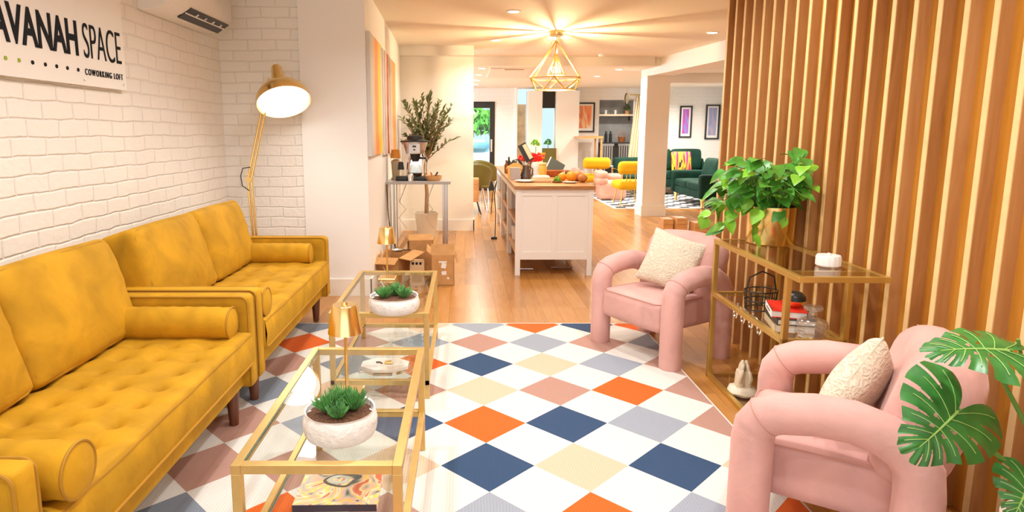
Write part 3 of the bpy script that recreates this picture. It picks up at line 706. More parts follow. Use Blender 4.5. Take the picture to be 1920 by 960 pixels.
for v in bm.verts: v.co.z = .0247+v.co.z*.12
obj('cover_ring_art', bm, pbr('ring_ink', (.09, .09, .08), .3), t, (0.0, .03, 0))
bm = B(); tube(bm, [(.030*math.cos(a_), .022*math.sin(a_), 0) for a_ in [k*2*math.pi/30 for k in range(30)]], .009, 6, closed=True)
for v in bm.verts: v.co.z = .0247+v.co.z*.08
obj('cover_ring_art', bm, pbr('ring_grey', (.5, .52, .44), .3), t, (-.012, .03, 0))
t = thing('jewellery_tray', 'white eight sided tray with gold ornament on the farther table lower shelf', 'tray', (-.445, 3.35, .106))
def octa(r, sx=1, sy=.62): return [(r*sx*math.cos(R(22.5+45*k)), r*sy*math.sin(R(22.5+45*k))) for k in range(8)]
def prism(bm, poly, z0, z1, mi=0):
    a_ = [bm.verts.new((x, y_, z0)) for x, y_ in poly]; b_ = [bm.verts.new((x, y_, z1)) for x, y_ in poly]; n_ = len(poly)
    for i in range(n_): f = bm.faces.new((a_[i], a_[(i+1) % n_], b_[(i+1) % n_], b_[i])); f.material_index = mi
    f = bm.faces.new(a_[::-1]); f.material_index = mi; f = bm.faces.new(b_); f.material_index = mi
bm = B(); prism(bm, octa(.12, 1.05, .72), 0, .018); obj('lower_tray', bm, M['chrome'], t, smooth=False)
bm = B(); prism(bm, octa(.135, 1.05, .74), .022, .042); obj('lid', bm, M['marble'], t, smooth=False, bevel=.003)
bm = solid(.045, .03, .014, .006, 4, wob=.003); xform(bm, (.02, 0, .049)); obj('gold_ornament', bm, M['brass'], t)
bm = B(); tube(bm, [(-.05, .01, .046), (-.03, 0, .050), (-.015, -.01, .046)], .004, 6); obj('chain', bm, M['black_metal'], t)
for s in (-1, 1):
    bm = B(); tube(bm, [(s*.10, -.05, .018), (s*.135, -.055, .006), (s*.15, 0, .004), (s*.135, .055, .006), (s*.10, .05, .018)], .004, 8); obj('handle', bm, M['chrome'], t)

# ================================================================== ARMCHAIRS
def make_armchair():
    t = thing('armchair', 'x', 'chair'); lx, ly, r = .305, .225, .066
    for s in (-1, 1):
        pts = [(s*lx, -ly, 0), (s*lx, -ly, .02), (s*lx, -ly, .25), (s*lx, -ly, .42), (s*lx, -ly+.006, .465), (s*lx, -ly+.03, .503), (s*lx, -ly+.075, .525),
               (s*lx, -.05, .545), (s*lx, .05, .547), (s*lx, .13, .528), (s*lx, .19, .49), (s*lx, .222, .44), (s*lx, .23, .36), (s*lx, .228, .2), (s*lx, .225, .02), (s*lx, .225, 0)]
        rs = [r*.96, r*1.0, r, r, r, r*1.0, r, r, r, r, r, r, r, r, r, r*.96]
        bm = B(); tube(bm, pts, rs, 28); a = obj('arm', bm, M['pink'], t, angle=60)
        p = B(); c_ = Vector((s*lx, -ly+.03, .503)); u_ = Vector((1, 0, 0))
        # mitre seam where the leg turns into the arm
        w_ = Vector((0, .656, -.755))
        tube(p, [c_+(u_*math.cos(a_)+w_*math.sin(a_))*r*1.005 for a_ in [2*math.pi*k/28 for k in range(28)]], .0018, 6, closed=True); obj('seam', p, M['pink_seam'], a)
    bm = solid(.51, .54, .195, .045, 12, (0, .012, .012))
    for v in bm.verts:
        if v.co.z > .02 and v.co.y > 0: v.co.z -= .018*v.co.y/.28
    xform(bm, (0, -.005, .302)); sc = obj('seat', bm, M['pink'], t, angle=70)
    p = B(); hw, y0, y1, rr = .243, -.277, .20, .05; pts = [(hw, y1)]+[(hw-rr+rr*math.cos(R(-k*15)), y0+rr+rr*math.sin(R(-k*15))) for k in range(7)]+[(-hw+rr-rr*math.sin(R(k*15)), y0+rr-rr*math.cos(R(k*15))) for k in range(7)]+[(-hw, y1)]
    tube(p, [(a_, b_, .388) for a_, b_ in pts], .003, 6); obj('seam', p, M['pink_seam'], sc)
    bm = solid(.60, .20, .43, .098, 14, (.0, .012, .01))
    for v in bm.verts:
        v.co.y += .9*(v.co.x**2)*-.55
        v.co.z -= .35*(v.co.x**2)*(1 if v.co.z > 0 else .2)
    xform(bm, (0, .255, .545), (R(-15), 0, 0)); bk = obj('backrest', bm, M['pink'], t, angle=70)
    p = B(); pts = []
    for k in range(21):
        x = -.24+.48*k/20; pts.append((x, -.055-.5*x*x, .198-.35*x*x))
    tube(p, pts, .0022, 6); xform(p, (0, .255, .545), (R(-15), 0, 0)); obj('seam', p, M['pink_seam'], bk)
    return t
ch = make_armchair(); ch.location = (1.278, 4.02, 0); ch.rotation_euler.z = R(-59.3)
tag(ch, 'blush pink velvet armchair with tubular arms beyond the gold shelf unit', 'chair', 'pink tubular armchairs')
ch2 = copy_tree(ch); ch2.location = (1.305, 2.09, 0); ch2.rotation_euler.z = R(-122.5)
tag(ch2, 'blush pink velvet armchair nearest the camera, under the split leaf plant', 'chair', 'pink tubular armchairs')
def throw(loc, rot, label, s=.37):
    t = thing('throw_cushion', label, 'cushion', loc, 0, 'cream patterned cushions on the armchairs'); t.rotation_euler = rot
    bm = solid(s, .06, s, .028, 16, (0, .044, 0))
    for v in bm.verts:
        fx, fz = abs(v.co.x)/(s/2), abs(v.co.z)/(s/2)
        k_ = 1-.09*(1-fx*fx)*fz*fz; k2 = 1-.09*(1-fz*fz)*fx*fx
        v.co.z *= k_; v.co.x *= k2; v.co.y *= 1-.35*(fx*fz)**2
        v.co += noise.noise_vector(v.co*14)*.0035
    obj('cover', bm, M['cream_knit'], t, angle=80)
    p = B(); pts = []
    for k in range(48):
        a_ = k/48*4; sd = int(a_); u = (a_-sd)*2-1; h = s/2*.985
        e = {0: (u, -1), 1: (1, u), 2: (-u, 1), 3: (-1, -u)}[sd]
        x, z = e; kx = 1-.09*(1-z*z)*x*x if False else 1
        if sd in (0, 2): z *= 1-.09*(1-x*x)
        else: x *= 1-.09*(1-z*z)
        pts.append((x*h, 0, z*h))
    tube(p, pts, .004, 6, closed=True); obj('piping', p, pbr('cream_piping', (.70, .62, .48), .8), t)
    return t
throw((1.345, 4.02, .585), (R(-22), R(14), R(-59.3+22)), 'square cream embroidered cushion on the farther pink armchair')
throw((1.355, 2.08, .545), (R(-26), R(-32), R(-122-6)), 'square cream embroidered cushion on the nearest pink armchair', .325)

# ================================================================== SHELF UNIT
t = thing('bar_cart', 'gold framed console shelf unit with glass shelves against the slatted wall', 'shelf', (1.40, 2.575, 0), R(-1.2)); cart = t
Wc, Lc, Hc, b = .385, .965, .82, .025
for x, yv in ((0, .10), (Wc-.12, .10), (0, Lc-b), (Wc-b, Lc-b)):
    bm = B(); box(bm, x, x+b, yv, yv+b, 0, Hc-b); obj('leg', bm, M['gold_dark'], t, smooth=False, bevel=.0015)
def fr(nm, z, y0, x1=Wc, y1=Lc):
    bm = B(); box(bm, 0, b, y0, y1, z, z+b); box(bm, x1-b, x1, y0, y1, z, z+b); box(bm, b, x1-b, y0, y0+b, z, z+b); box(bm, b, x1-b, y1-b, y1, z, z+b); obj(nm, bm, M['gold_dark'], t, smooth=False, bevel=.0015)
fr('top_frame', Hc-b, 0); fr('shelf_frame', .49, .10, Wc-.1); fr('bottom_frame', 0, .10)
bm = B(); box(bm, b, Wc-b, .12, .14, Hc-b, Hc-.002); obj('cross_bar', bm, M['gold_dark'], t, smooth=False)
for nm, z, y0, x1 in (('glass_top', Hc-.007, 0, Wc), ('glass_shelf', .505, .10, Wc-.1), ('glass_shelf', .014, .10, Wc)):
    bm = B(); box(bm, b, x1-b, y0+b, Lc-b, z, z+.006); obj(nm, bm, M['glass2'], t, smooth=False)
bm = B()
for k in range(4):
    y0 = .52+k*.10; tube(bm, [(.10, y0, .485), (.10, y0, .42), (.10, y0+.015, .395), (.10, y0+.035, .395), (.10, y0+.05, .42), (.10, y0+.05, .45), (.10, y0+.065, .47), (.10, y0+.085, .47), (.10, y0+.10, .45)], .006, 8)
obj('bottle_rack', bm, M['chrome'], t)
bm = B()
for k in range(4): tube(bm, [(.06+.0, .50+k*.10, Hc-b), (.06, .50+k*.10, Hc-.045), (.06, .54+k*.10, Hc-.05), (.06, .56+k*.10, Hc-.035)], .004, 6)
obj('glass_rack', bm, M['brass'], t)
# pothos in brass pot
def leaf_quad(bm, p, d, up, ln, wd, droop=.25, mi=0):
    d = d.normalized(); sd = d.cross(up).normalized(); up = sd.cross(d).normalized()
    prof = [(0, .10), (.10, .72), (.3, 1.0), (.55, .85), (.8, .42), (1, .0)]; Lr = []; Mr = []; Rr = []
    for s_, w_ in prof:
        c = p+d*ln*s_-up*droop*ln*s_*s_
        Mr.append(bm.verts.new(c)); Lr.append(bm.verts.new(c+sd*wd*w_*.5+up*wd*.13*w_)); Rr.append(bm.verts.new(c-sd*wd*w_*.5+up*wd*.13*w_))
    for i in range(5):
        for a_, b_ in ((Lr, Mr), (Mr, Rr)):
            f = bm.faces.new((a_[i], b_[i], b_[i+1], a_[i+1])); f.material_index = mi
px, py_, pz = 1.672, 3.40, Hc
t = thing('potted_pothos', 'trailing green pothos in a shiny brass pot on top of the gold shelf unit', 'plant', (px, py_, pz+.0005))
bm = B(); lathe(bm, [(.0001, 0), (.117, 0), (.124, .006), (.124, .205), (.120, .205), (.118, .15), (.0001, .15)], 48); obj('pot', bm, pbr('polished_brass', (.95, .72, .28), .24, 1), t, angle=50)
bm = B(); lathe(bm, [(.0001, .185), (.105, .18)], 24); obj('soil', bm, M['soil'], t)
rnd = random.Random(11); bm = B(); st = B()
for i in range(125):
    a_ = rnd.uniform(0, 2*math.pi); el = rnd.uniform(.0, 1.0)
    hr = rnd.uniform(.08, .30)*(1 if math.cos(a_) < 0 else .85); hz = .21+rnd.uniform(.0, .25)*(1-.35*(hr/.3)**2)
    P0 = Vector((.05*math.cos(a_), .05*math.sin(a_), .17)); P1 = Vector((hr*math.cos(a_), hr*math.sin(a_), hz))
    if P1.y < -.02: P1.z += .07
    if P1.x+px > 1.80: P1.x = 1.80-px-rnd.uniform(0, .05)
    mid = (P0+P1)/2+Vector((0, 0, .10)); tube(st, [P0, mid, P1], .0022, 5, caps=False)
    dv = Vector((math.cos(a_+rnd.uniform(-.9, .9)), math.sin(a_+rnd.uniform(-.9, .9)), rnd.uniform(-.7, .35)))
    if P1.x+px > 1.72: dv.x = -abs(dv.x)*.5
    leaf_quad(bm, P1, dv, Vector((rnd.uniform(-.3, .3), rnd.uniform(-.9, .1), 1)), rnd.uniform(.075, .125), rnd.uniform(.055, .085), .3, rnd.choice((0, 0, 1)))
for i in range(60):
    a_ = rnd.uniform(0, 2*math.pi); hr = rnd.uniform(.02, .17); P1 = Vector((hr*math.cos(a_)-.02, hr*math.sin(a_), rnd.uniform(.24, .40)))
    if P1.x+px > 1.74: continue
    tube(st, [Vector((P1.x*.4, P1.y*.4, .17)), P1], .0022, 5, caps=False)
    leaf_quad(bm, P1, Vector((math.cos(a_), math.sin(a_)-.4, rnd.uniform(-.5, .3))), Vector((rnd.uniform(-.3, .3), -.7, 1)), rnd.uniform(.07, .11), rnd.uniform(.055, .08), .3, rnd.choice((0, 0, 1)))
def vine(pts, n_, seed):
    rn = random.Random(seed); tube(st, pts, .0025, 5, caps=False); P = [Vector(p) for p in pts]
    for i in range(n_):
        u = (i+.6)/n_*(len(P)-1); k = min(int(u), len(P)-2); p = P[k].lerp(P[k+1], u-k)
        leaf_quad(bm, p, Vector((rn.uniform(-1, .4), rn.uniform(-.8, .3), rn.uniform(-.9, -.1))), Vector((0, -.8, 1)), rn.uniform(.07, .11), rn.uniform(.05, .075), .2, rn.choice((0, 1)))
vine([(-.08, 0, .2), (-.17, -.02, .27), (-.26, -.03, .24), (-.33, -.04, .19), (-.38, -.05, .14)], 9, 1)
vine([(-.06, -.08, .2), (-.13, -.12, .2), (-.16, -.12, .12), (-.15, -.13, .05)], 5, 2)
vine([(0, -.09, .2), (.0, -.14, .2), (.0, -.15, .14)], 2, 3)
vine([(-.1, .02, .2), (-.2, .0, .2), (-.26, -.02, .12), (-.27, -.03, .08)], 6, 4)
obj('leaves', bm, [M['leaf'], M['leaf_lime']], t, angle=80); obj('vines', st, M['stem'], t)
# box candle
t = thing('lidded_marble_box', 'round white fluted marble box with a small lid knob on the gold shelf unit', 'box', (1.648, 2.80, Hc+.0005))
bm = B(); lathe(bm, [(.0001, 0), (.046, 0), (.052, .006), (.052, .042), (.048, .05), (.0001, .05)], 60)
for v in bm.verts:
    r_ = math.hypot(v.co.x, v.co.y)
    if r_ > .04: a_ = math.atan2(v.co.y, v.co.x); v.co.x *= 1+.02*math.sin(a_*14); v.co.y *= 1+.02*math.sin(a_*14)
obj('body', bm, M['marble'], t)
bm = B(); lathe(bm, [(.0001, .05), (.008, .05), (.010, .056), (.0001, .062)], 16); obj('knob', bm, M['marble'], t)
# books
def cartpt(x, y_, z): v = Matrix.Rotation(R(-1.2), 3, 'Z') @ Vector((x, y_, 0)); return (1.40+v.x, 2.575+v.y, z)
SZ = .512
def book(loc, rz, sx, sy, h, cm, sm, label, group=None):
    t = thing('book', label, 'book', loc, rz, group)
    bm = B(); box(bm, -sx/2+.004, sx/2-.003, -sy/2+.004, sy/2-.004, .003, h-.003); obj('pages', bm, M['paper'], t, smooth=False)
    bm = B(); box(bm, -sx/2, sx/2, -sy/2, sy/2, 0, .003); box(bm, -sx/2, sx/2, -sy/2, sy/2, h-.003, h); box(bm, -sx/2-.001, -sx/2+.003, -sy/2, sy/2, 0, h, 1); obj('cover', bm, [cm, sm], t, smooth=False)
    return t
red = pbr('red_cover', (.75, .03, .02), .35); wh = M['paper']; blk = pbr('black_cover', (.02, .02, .025), .4); tan = pbr('tan_cover', (.62, .5, .33), .5)
p = cartpt(.125, .30, SZ)
book((p[0], p[1], SZ), R(-14), .17, .22, .034, tan, tan, 'tan covered book at the bottom of the stack on the glass shelf', 'stacked books on the shelf unit')
bk = book((p[0]+.002, p[1], SZ+.0345), R(-12), .165, .215, .028, blk, blk, 'black book with pale spine lettering in the middle of the shelf stack', 'stacked books on the shelf unit')
bm = text_mesh('JULIAN STACE', .13, .014, .0008); bm.transform(Matrix(((1, 0, 0, -.065), (0, 0, -1, -.1078), (0, 1, 0, .007), (0, 0, 0, 1)))); 
bm.free()
bm = B(); rn = random.Random(2); x = -.06
while x < .06:
    w_ = rn.uniform(.004, .009); box(bm, x, x+w_, -.1083, -.1075, .007, .021); x += w_+.003
obj('spine_marks', bm, M['paper'], bk, smooth=False)
bk = book((p[0]-.012, p[1]+.015, SZ+.063), R(-18), .15, .20, .032, red, wh, 'white spined book with a red cover at the top of the shelf stack', 'stacked books on the shelf unit')
bm = B(); box(bm, -.0767, -.0757, -.05, .05, .013, .018); obj('spine_marks', bm, M['text'], bk, smooth=False)
t = thing('ornament', 'dark round ornament with a gold band on top of the stacked books', 'ornament', (p[0]+.02, p[1]+.01, SZ+.0955)); t.scale = (1.3, 1.3, 1.1)
bm = B(); lathe(bm, [(.0001, 0), (.02, 0), (.038, .018), (.04, .03)], 28); obj('base', bm, M['brass'], t)
bm = B(); lathe(bm, [(.04, .03), (.038, .046), (.025, .062), (.0001, .068)], 28); obj('lid', bm, M['black'], t)
# wire basket
t = thing('wire_basket', 'black wire bottle basket on the middle glass shelf behind the books', 'basket', (*cartpt(.12, .60, 0)[:2], SZ), R(10))
bm = B()
for z, rr in ((.004, .075), (.05, .08), (.10, .085)): tube(bm, [(rr*math.cos(a_), rr*.8*math.sin(a_), z) for a_ in [k*2*math.pi/24 for k in range(24)]], .0035, 6, closed=True)
for k in range(14):
    a_ = k*2*math.pi/14; tube(bm, [(.075*math.cos(a_), .06*math.sin(a_), .004), (.085*math.cos(a_), .068*math.sin(a_), .10)], .0022, 5)
tube(bm, [(-.085, 0, .10), (-.07, 0, .17), (0, 0, .20), (.07, 0, .17), (.085, 0, .10)], .004, 6); obj('frame', bm, M['black_metal'], t)
for i, (dx, dy) in enumerate(((-.035, 0), (.03, .01))):
    q_ = tag(obj('glass_tumbler', (lambda bm: (lathe(bm, [(.0001, 0), (.022, 0), (.027, .12), (.0255, .12), (.021, .005)], 20), bm)[-1])(B()), M['glass2'], None, (t.location.x+dx, t.location.y+dy, SZ+.008)), ('smoky tumbler on the left inside the black wire basket', 'smoky tumbler on the right inside the black wire basket')[i], 'glass', 'tumblers in the wire basket')
# decanter
t = thing('glass_decanter', 'clear cut glass decanter with round stopper at the near end of the glass shelf', 'decanter', (1.562, 2.735, SZ)); t.scale = (1.28, 1.28, .72)
bm = B(); lathe(bm, [(.0001, 0), (.048, 0), (.05, .004), (.05, .085), (.046, .10), (.022, .118), (.014, .125), (.014, .150), (.018, .155)], 40)
for v in bm.verts:
    r_ = math.hypot(v.co.x, v.co.y)
    if .04 < r_ and v.co.z < .09: a_ = math.atan2(v.co.y, v.co.x); k_ = 1+.025*math.sin(a_*16); v.co.x *= k_; v.co.y *= k_
GL = mat('cut_glass'); GL[2].inputs['Base Color'].default_value = (.95, .93, .9, 1); GL[2].inputs['Transmission Weight'].default_value = .85; GL[2].inputs['Roughness'].default_value = .04; GL[2].inputs['IOR'].default_value = 1.3
GLm = bpy.data.materials.new('clear_decanter_glass'); GLm.use_nodes = True; nt = GLm.node_tree; nt.nodes.clear()
g1 = N(nt, 'ShaderNodeBsdfTransparent'); g1.inputs[0].default_value = (.96, .95, .93, 1); g2 = N(nt, 'ShaderNodeBsdfDiffuse'); g2.inputs[0].default_value = (.85, .82, .78, 1); g3 = N(nt, 'ShaderNodeBsdfGlossy'); g3.inputs['Roughness'].default_value = .05
lw = N(nt, 'ShaderNodeLayerWeight'); lw.inputs[0].default_value = .45; mA = N(nt, 'ShaderNodeMixShader'); mB = N(nt, 'ShaderNodeMixShader'); mA.inputs[0].default_value = .13; oo = N(nt, 'ShaderNodeOutputMaterial')
L(nt, g1.outputs[0], mA.inputs[1]); L(nt, g2.outputs[0], mA.inputs[2]); L(nt, lw.outputs['Facing'], mB.inputs[0]); L(nt, mA.outputs[0], mB.inputs[1]); L(nt, g3.outputs[0], mB.inputs[2]); L(nt, mB.outputs[0], oo.inputs[0])
obj('bottle', bm, GLm, t)
bm = B(); lathe(bm, [(.0001, .150), (.012, .152), (.012, .162), (.030, .170), (.032, .180), (.030, .192), (.0001, .194)], 32); obj('stopper', bm, GLm, t)
# praying hands sculpture
t = thing('hands_sculpture', 'cream sculpture of upright praying hands on the bottom of the gold shelf unit', 'sculpture', (1.505, 3.24, .0205), R(-10))
bm = B()
for s in (-1, 1):
    hb = solid(.035, .075, .12, .016, 8, (.004, 0, 0)); xform(hb, (s*.019, 0, .075), (R(-4), R(-s*4), 0)); merge(bm, hb)
    for k, (dy, ln) in enumerate(((-.026, .052), (-.009, .066), (.009, .060), (.025, .044))):
        base = Vector((s*.017, dy-.004, .125)); tube(bm, [base, base+Vector((-s*.003, .001, ln*.5)), base+Vector((-s*.007, .003, ln*.85)), base+Vector((-s*.009, .004, ln))], [.0095, .009, .0075, .003], 10)
    tube(bm, [(s*.024, -.03, .07), (s*.027, -.046, .10), (s*.018, -.046, .135), (s*.014, -.042, .145)], [.011, .011, .009, .003], 10)
obj('hands', bm, pbr('cream_stoneware', (.76, .66, .50), .5, nscale=20, var=.08), t)
bm = B(); lathe(bm, [(.0001, 0), (.07, 0), (.078, .014), (.07, .034), (.052, .044), (.0001, .046)], 28)
for v in bm.verts: v.co += noise.noise_vector(v.co*25)*.006; v.co.z = max(0, v.co.z)
obj('base', bm, pbr('cream_stoneware_b', (.80, .72, .58), .55), t)
t = thing('wine_bottle', 'dark green wine bottle lying on the floor level shelf of the gold shelf unit', 'bottle', (1.60, 3.05, .062))
bm = B(); lathe(bm, [(.0001, -.14), (.037, -.14), (.038, .04), (.03, .07), (.014, .10), (.013, .15), (.0001, .15)], 24, m=Euler((R(-90), 0, 0)).to_matrix()); obj('bottle', bm, pbr('bottle_green', (.02, .09, .02), .1), t)

# ================================================================== MONSTERA
def monstera_leaf(Lf, slits, holes, side=.55):
    bm = B(); NU, NS = 150, 14
    for sgn in (-1, 1):
        grid = []
        for i in range(NU+1):
            u = i/NU; row = []
            phi = R(165-150*u**.85); E = side*(1.0*(1-u)**.30*(.62+.38*math.sin(math.pi*min(1, u*1.3+.30))))
            if u < .12: E *= .78+.22*u/.12
            Mx = .02+u*.66
            for j in range(NS+1):
                s_ = j/NS; a_ = phi*(1-.10*s_*s_)
                x = Mx+s_*E*math.cos(a_)+.05*s_*u; y_ = sgn*s_*E*math.sin(a_)
                z = -.30*(s_*E)**2*1.1-.22*(x-.2)**2+.012*math.sin(u*44)*s_+.05*s_*(1-s_)
                row.append(bm.verts.new((x*Lf, y_*Lf, z*Lf)))
            grid.append(row)
        for i in range(NU):
            u = (i+.5)/NU
            for j in range(NS):
                s_ = (j+.5)/NS; cut = False
                for uk, wk, s0 in slits:
                    if s_ > s0 and abs(u-uk) < wk*(.35+.65*min(1, (s_-s0)/(1-s0)*2)): cut = True
                for uk, wk, sa, sb in holes:
                    if sa < s_ < sb and abs(u-uk) < wk*math.sin(math.pi*(s_-sa)/(sb-sa)): cut = True
                if not cut:
                    bm.faces.new((grid[i][j], grid[i+1][j], grid[i+1][j+1], grid[i][j+1]))
    loose = [v for v in bm.verts if not v.link_faces]
    bmesh.ops.delete(bm, geom=loose, context='VERTS'); bmesh.ops.remove_doubles(bm, verts=bm.verts[:], dist=.0006)
    return bm
def veins(Lf, side=.55):
    bm = B(); f = lambda x, y_: -.22*(x-.2)**2
    tube(bm, [((.02+.66*u)*Lf, 0, (f(.02+.66*u, 0)+.006)*Lf) for u in [k/10 for k in range(11)]], [.0035*(1-.7*k/10) for k in range(11)], 6)
    for u in (.08, .22, .36, .5, .64, .78):
        for sgn in (-1, 1):
            phi = R(165-150*u**.85); E = side*(1-u)**.30*(.62+.38*math.sin(math.pi*min(1, u*1.3+.30))); pts = []
            for k in range(6):
                s_ = k/5*.8; a_ = phi*(1-.10*s_*s_); x = .02+u*.66+s_*E*math.cos(a_)+.05*s_*u
                z = -.30*(s_*E)**2*1.1-.22*(x-.2)**2+.05*s_*(1-s_); pts.append((x*Lf, sgn*s_*E*math.sin(a_)*Lf, (z+.008)*Lf))
            tube(bm, pts, .0011, 5)
    return bm
MP = Vector((1.50, 1.42, 0))
t = thing('monstera_plant', 'potted monstera with large split green leaves in front of the slatted wall at right', 'plant', MP)
bm = B(); lathe(bm, [(.0001, 0), (.11, 0), (.15, .30), (.155, .42), (.143, .42), (.14, .37), (.0001, .37)], 40); xform(bm, (.02, 0, .02)); obj('pot', bm, pbr('blush_pot', (.80, .66, .60), .45), t)
bm = B(); lathe(bm, [(.0001, .40), (.139, .40)], 24, (.02, 0, 0)); obj('soil', bm, M['soil'], t)
def place_leaf(Lf, pos, dirx, up, slits, holes, side=.55):
    dx = Vector(dirx).normalized(); up = Vector(up); dy = up.cross(dx).normalized(); dz = dx.cross(dy)
    m = Matrix((( dx.x, dy.x, dz.x, pos[0]-MP.x), (dx.y, dy.y, dz.y, pos[1]-MP.y), (dx.z, dy.z, dz.z, pos[2]), (0, 0, 0, 1)))
    bm = monstera_leaf(Lf, slits, holes, side); bm.transform(m); o = obj('leaf', bm, M['leaf_mon'], t, angle=80)
    v = veins(Lf, side); v.transform(m); obj('midrib', v, M['leaf_vein'], o)
SL = [(.17, .012, .52), (.31, .014, .42), (.45, .015, .38), (.59, .015, .36), (.72, .015, .4), (.84, .013, .5)]
HL = [(.38, .020, .16, .30), (.52, .022, .14, .32)]
place_leaf(.205, (1.205, 1.45, .750), (-.72, -.25, -.50), (-.12, -.88, .45), SL, HL, .72)
place_leaf(.225, (1.285, 1.42, .912), (-.98, .10, .02), (-.05, -.30, .95), SL, HL, .62)
place_leaf(.12, (1.372, 1.42, .575), (-.55, -.35, -.75), (-.2, -.85, .5), SL, [], .68)
bm = B()
tube(bm, [(.02, 0, .38), (0, -.0, .50), (-.10, .02, .66), (-.22, .03, .86), (-.215, .0, .915)], [.008, .007, .006, .005, .004], 8)
tube(bm, [(.03, .01, .38), (-.02, .02, .55), (-.14, .05, .60), (-.24, .05, .68), (-.295, .03, .752)], [.008, .007, .006, .005, .004], 8)
tube(bm, [(.02, -.02, .38), (-.04, -.02, .52), (-.128, 0, .575)], [.006, .005, .004], 8)
tube(bm, [(.0, .0, .5), (-.11, .03, .72), (-.175, .03, .93)], [.005, .005, .004], 8)
obj('stalks', bm, M['stem'], t)

# ================================================================== LEFT OF THE CORRIDOR
def canvas(y0, y1, z0, z1, x, stops, label, i):
    t = thing('canvas_painting', label, 'painting', (x, y0, z0), R(.0), 'abstract canvases on the side of the pier')
    t.rotation_euler.z = math.atan2(.09, 3.7)
    bm = B(); box(bm, 0, .03, 0, y1-y0, 0, z1-z0); obj('stretcher', bm, pbr('canvas_side', (.68, .66, .63), .7), t, smooth=False)
    bm = B(); box(bm, .03, .032, 0, y1-y0, 0, z1-z0); obj('artwork', bm, banded('abstract_paint_%d' % i, y1-y0, stops), t, smooth=False)
canvas(5.43, 6.40, 1.215, 2.255, -.829, [(.0, (.60, .58, .56)), (.22, (.66, .60, .55)), (.30, (.86, .50, .16)), (.42, (.90, .28, .12)), (.58, (.90, .36, .10)), (.66, (.93, .62, .02)), (.82, (.93, .60, .04)), (.9, (.62, .58, .52))], 'first abstract canvas with orange and yellow streaks, nearest on the pier side', 1)
canvas(6.48, 7.15, 1.19, 2.25, -.854, [(0, (.78, .74, .70)), (.25, (.32, .22, .26)), (.4, (.80, .75, .70)), (.55, (.80, .16, .03)), (.72, (.16, .06, .05)), (.85, (.80, .5, .4)), (1, (.85, .78, .7))], 'middle abstract canvas with red and dark purple streaks on the pier side', 2)
canvas(7.25, 7.95, 1.17, 2.25, -.873, [(0, (.85, .76, .64)), (.35, (.86, .55, .35)), (.6, (.86, .34, .06)), (.8, (.84, .40, .12)), (1, (.6, .5, .42))], 'farthest abstract canvas, pale orange, above the coffee bar table', 3)

CT = (-.845, 6.72); 
t = thing('coffee_bar_table', 'tall grey metal table with slim legs carrying the coffee machine', 'table', (CT[0], CT[1], 0))
bm = B(); box(bm, 0, .69, 0, .42, .87, .90); obj('tabletop', bm, pbr('grey_laminate', (.42, .41, .40), .3), t, smooth=False, bevel=.003)
for x, yv in ((.03, .03), (.60, .03), (.03, .37), (.60, .37)):
    bm = B(); box(bm, x, x+.022, yv, yv+.022, 0, .87); box(bm, x+.035, x+.05, yv, yv+.015, 0, .87); obj('leg', bm, M['steel'], t, smooth=False)
bm = B()
for x in (.12, .42): tube(bm, [(x+.08, .2, .86), (x, .2, .66), (x+.07, .2, .58), (x-.01, .2, .48), (x+.08, .2, .36)], .004, 6)
obj('hook_wire', bm, M['steel'], t)
CZ = .9005
t = thing('coffee_machine', 'steel and black drip coffee machine on the tall metal table', 'coffee machine', (CT[0]+.30, CT[1]+.2, CZ)); t.scale = (1.3, 1.2, 1.2)
bm = solid(.20, .17, .035, .01, 4); xform(bm, (0, 0, .018)); obj('base', bm, M['black'], t)
bm = B(); tube(bm, [(.085, .0, .03), (.095, .0, .18), (.06, .0, .27)], .012, 8); tube(bm, [(-.07, .0, .03), (-.06, .0, .15), (-.03, .0, .25)], .011, 8); box(bm, -.05, .05, .04, .075, .03, .30); obj('support', bm, M['chrome'], t); bm = B(); lathe(bm, [(.0001, .036), (.05, .036), (.062, .07), (.045, .13), (.04, .14)], 24); obj('carafe', bm, M['glass2'], t); bm = B(); lathe(bm, [(.0001, .037), (.048, .037), (.058, .068), (.0001, .07)], 24); obj('coffee', bm, pbr('coffee_liquid', (.05, .02, .01), .2), t)
bm = B(); lathe(bm, [(.075, .24), (.105, .34), (.105, .345)], 32, m=Matrix.Diagonal((1, .8, 1))); obj('water_tank', bm, M['steel'], t)
bm = B(); box(bm, -.045, .045, -.09, -.075, .25, .33); obj('control_panel', bm, pbr('silver_panel', (.7, .75, .8), .3), t, smooth=False)
bm = B(); box(bm, -.015, .015, -.092, -.09, .30, .315); box(bm, -.008, .008, -.092, -.09, .272, .284); obj('button', bm, M['black'], t, smooth=False)
bm = B(); lathe(bm, [(.125, .345), (.125, .355), (.07, .37), (.065, .40), (.045, .405), (.0001, .405)], 28, m=Matrix.Diagonal((1, .8, 1))); obj('lid', bm, M['black'], t)
bm = B(); lathe(bm, [(.0001, .17), (.025, .17), (.045, .24), (.0001, .245)], 20); tube(bm, [(.03, 0, .20), (.09, -.02, .20), (.10, -.02, .17)], .009, 8); obj('filter_holder', bm, M['black'], t)
t = thing('coffee_grinder', 'small black coffee grinder with clear jar at the front left of the metal table', 'grinder', (CT[0]+.15, CT[1]+.12, CZ))
bm = solid(.13, .11, .05, .012, 4); xform(bm, (0.01, 0, .025)); obj('base', bm, M['black'], t)
bm = B(); lathe(bm, [(.0001, .05), (.035, .05), (.035, .12), (.0001, .12)], 24); obj('jar', bm, M['glass2'], t)
bm = B(); lathe(bm, [(.037, .12), (.025, .20), (.012, .205), (.0001, .205)], 24); obj('hopper', bm, M['black'], t)
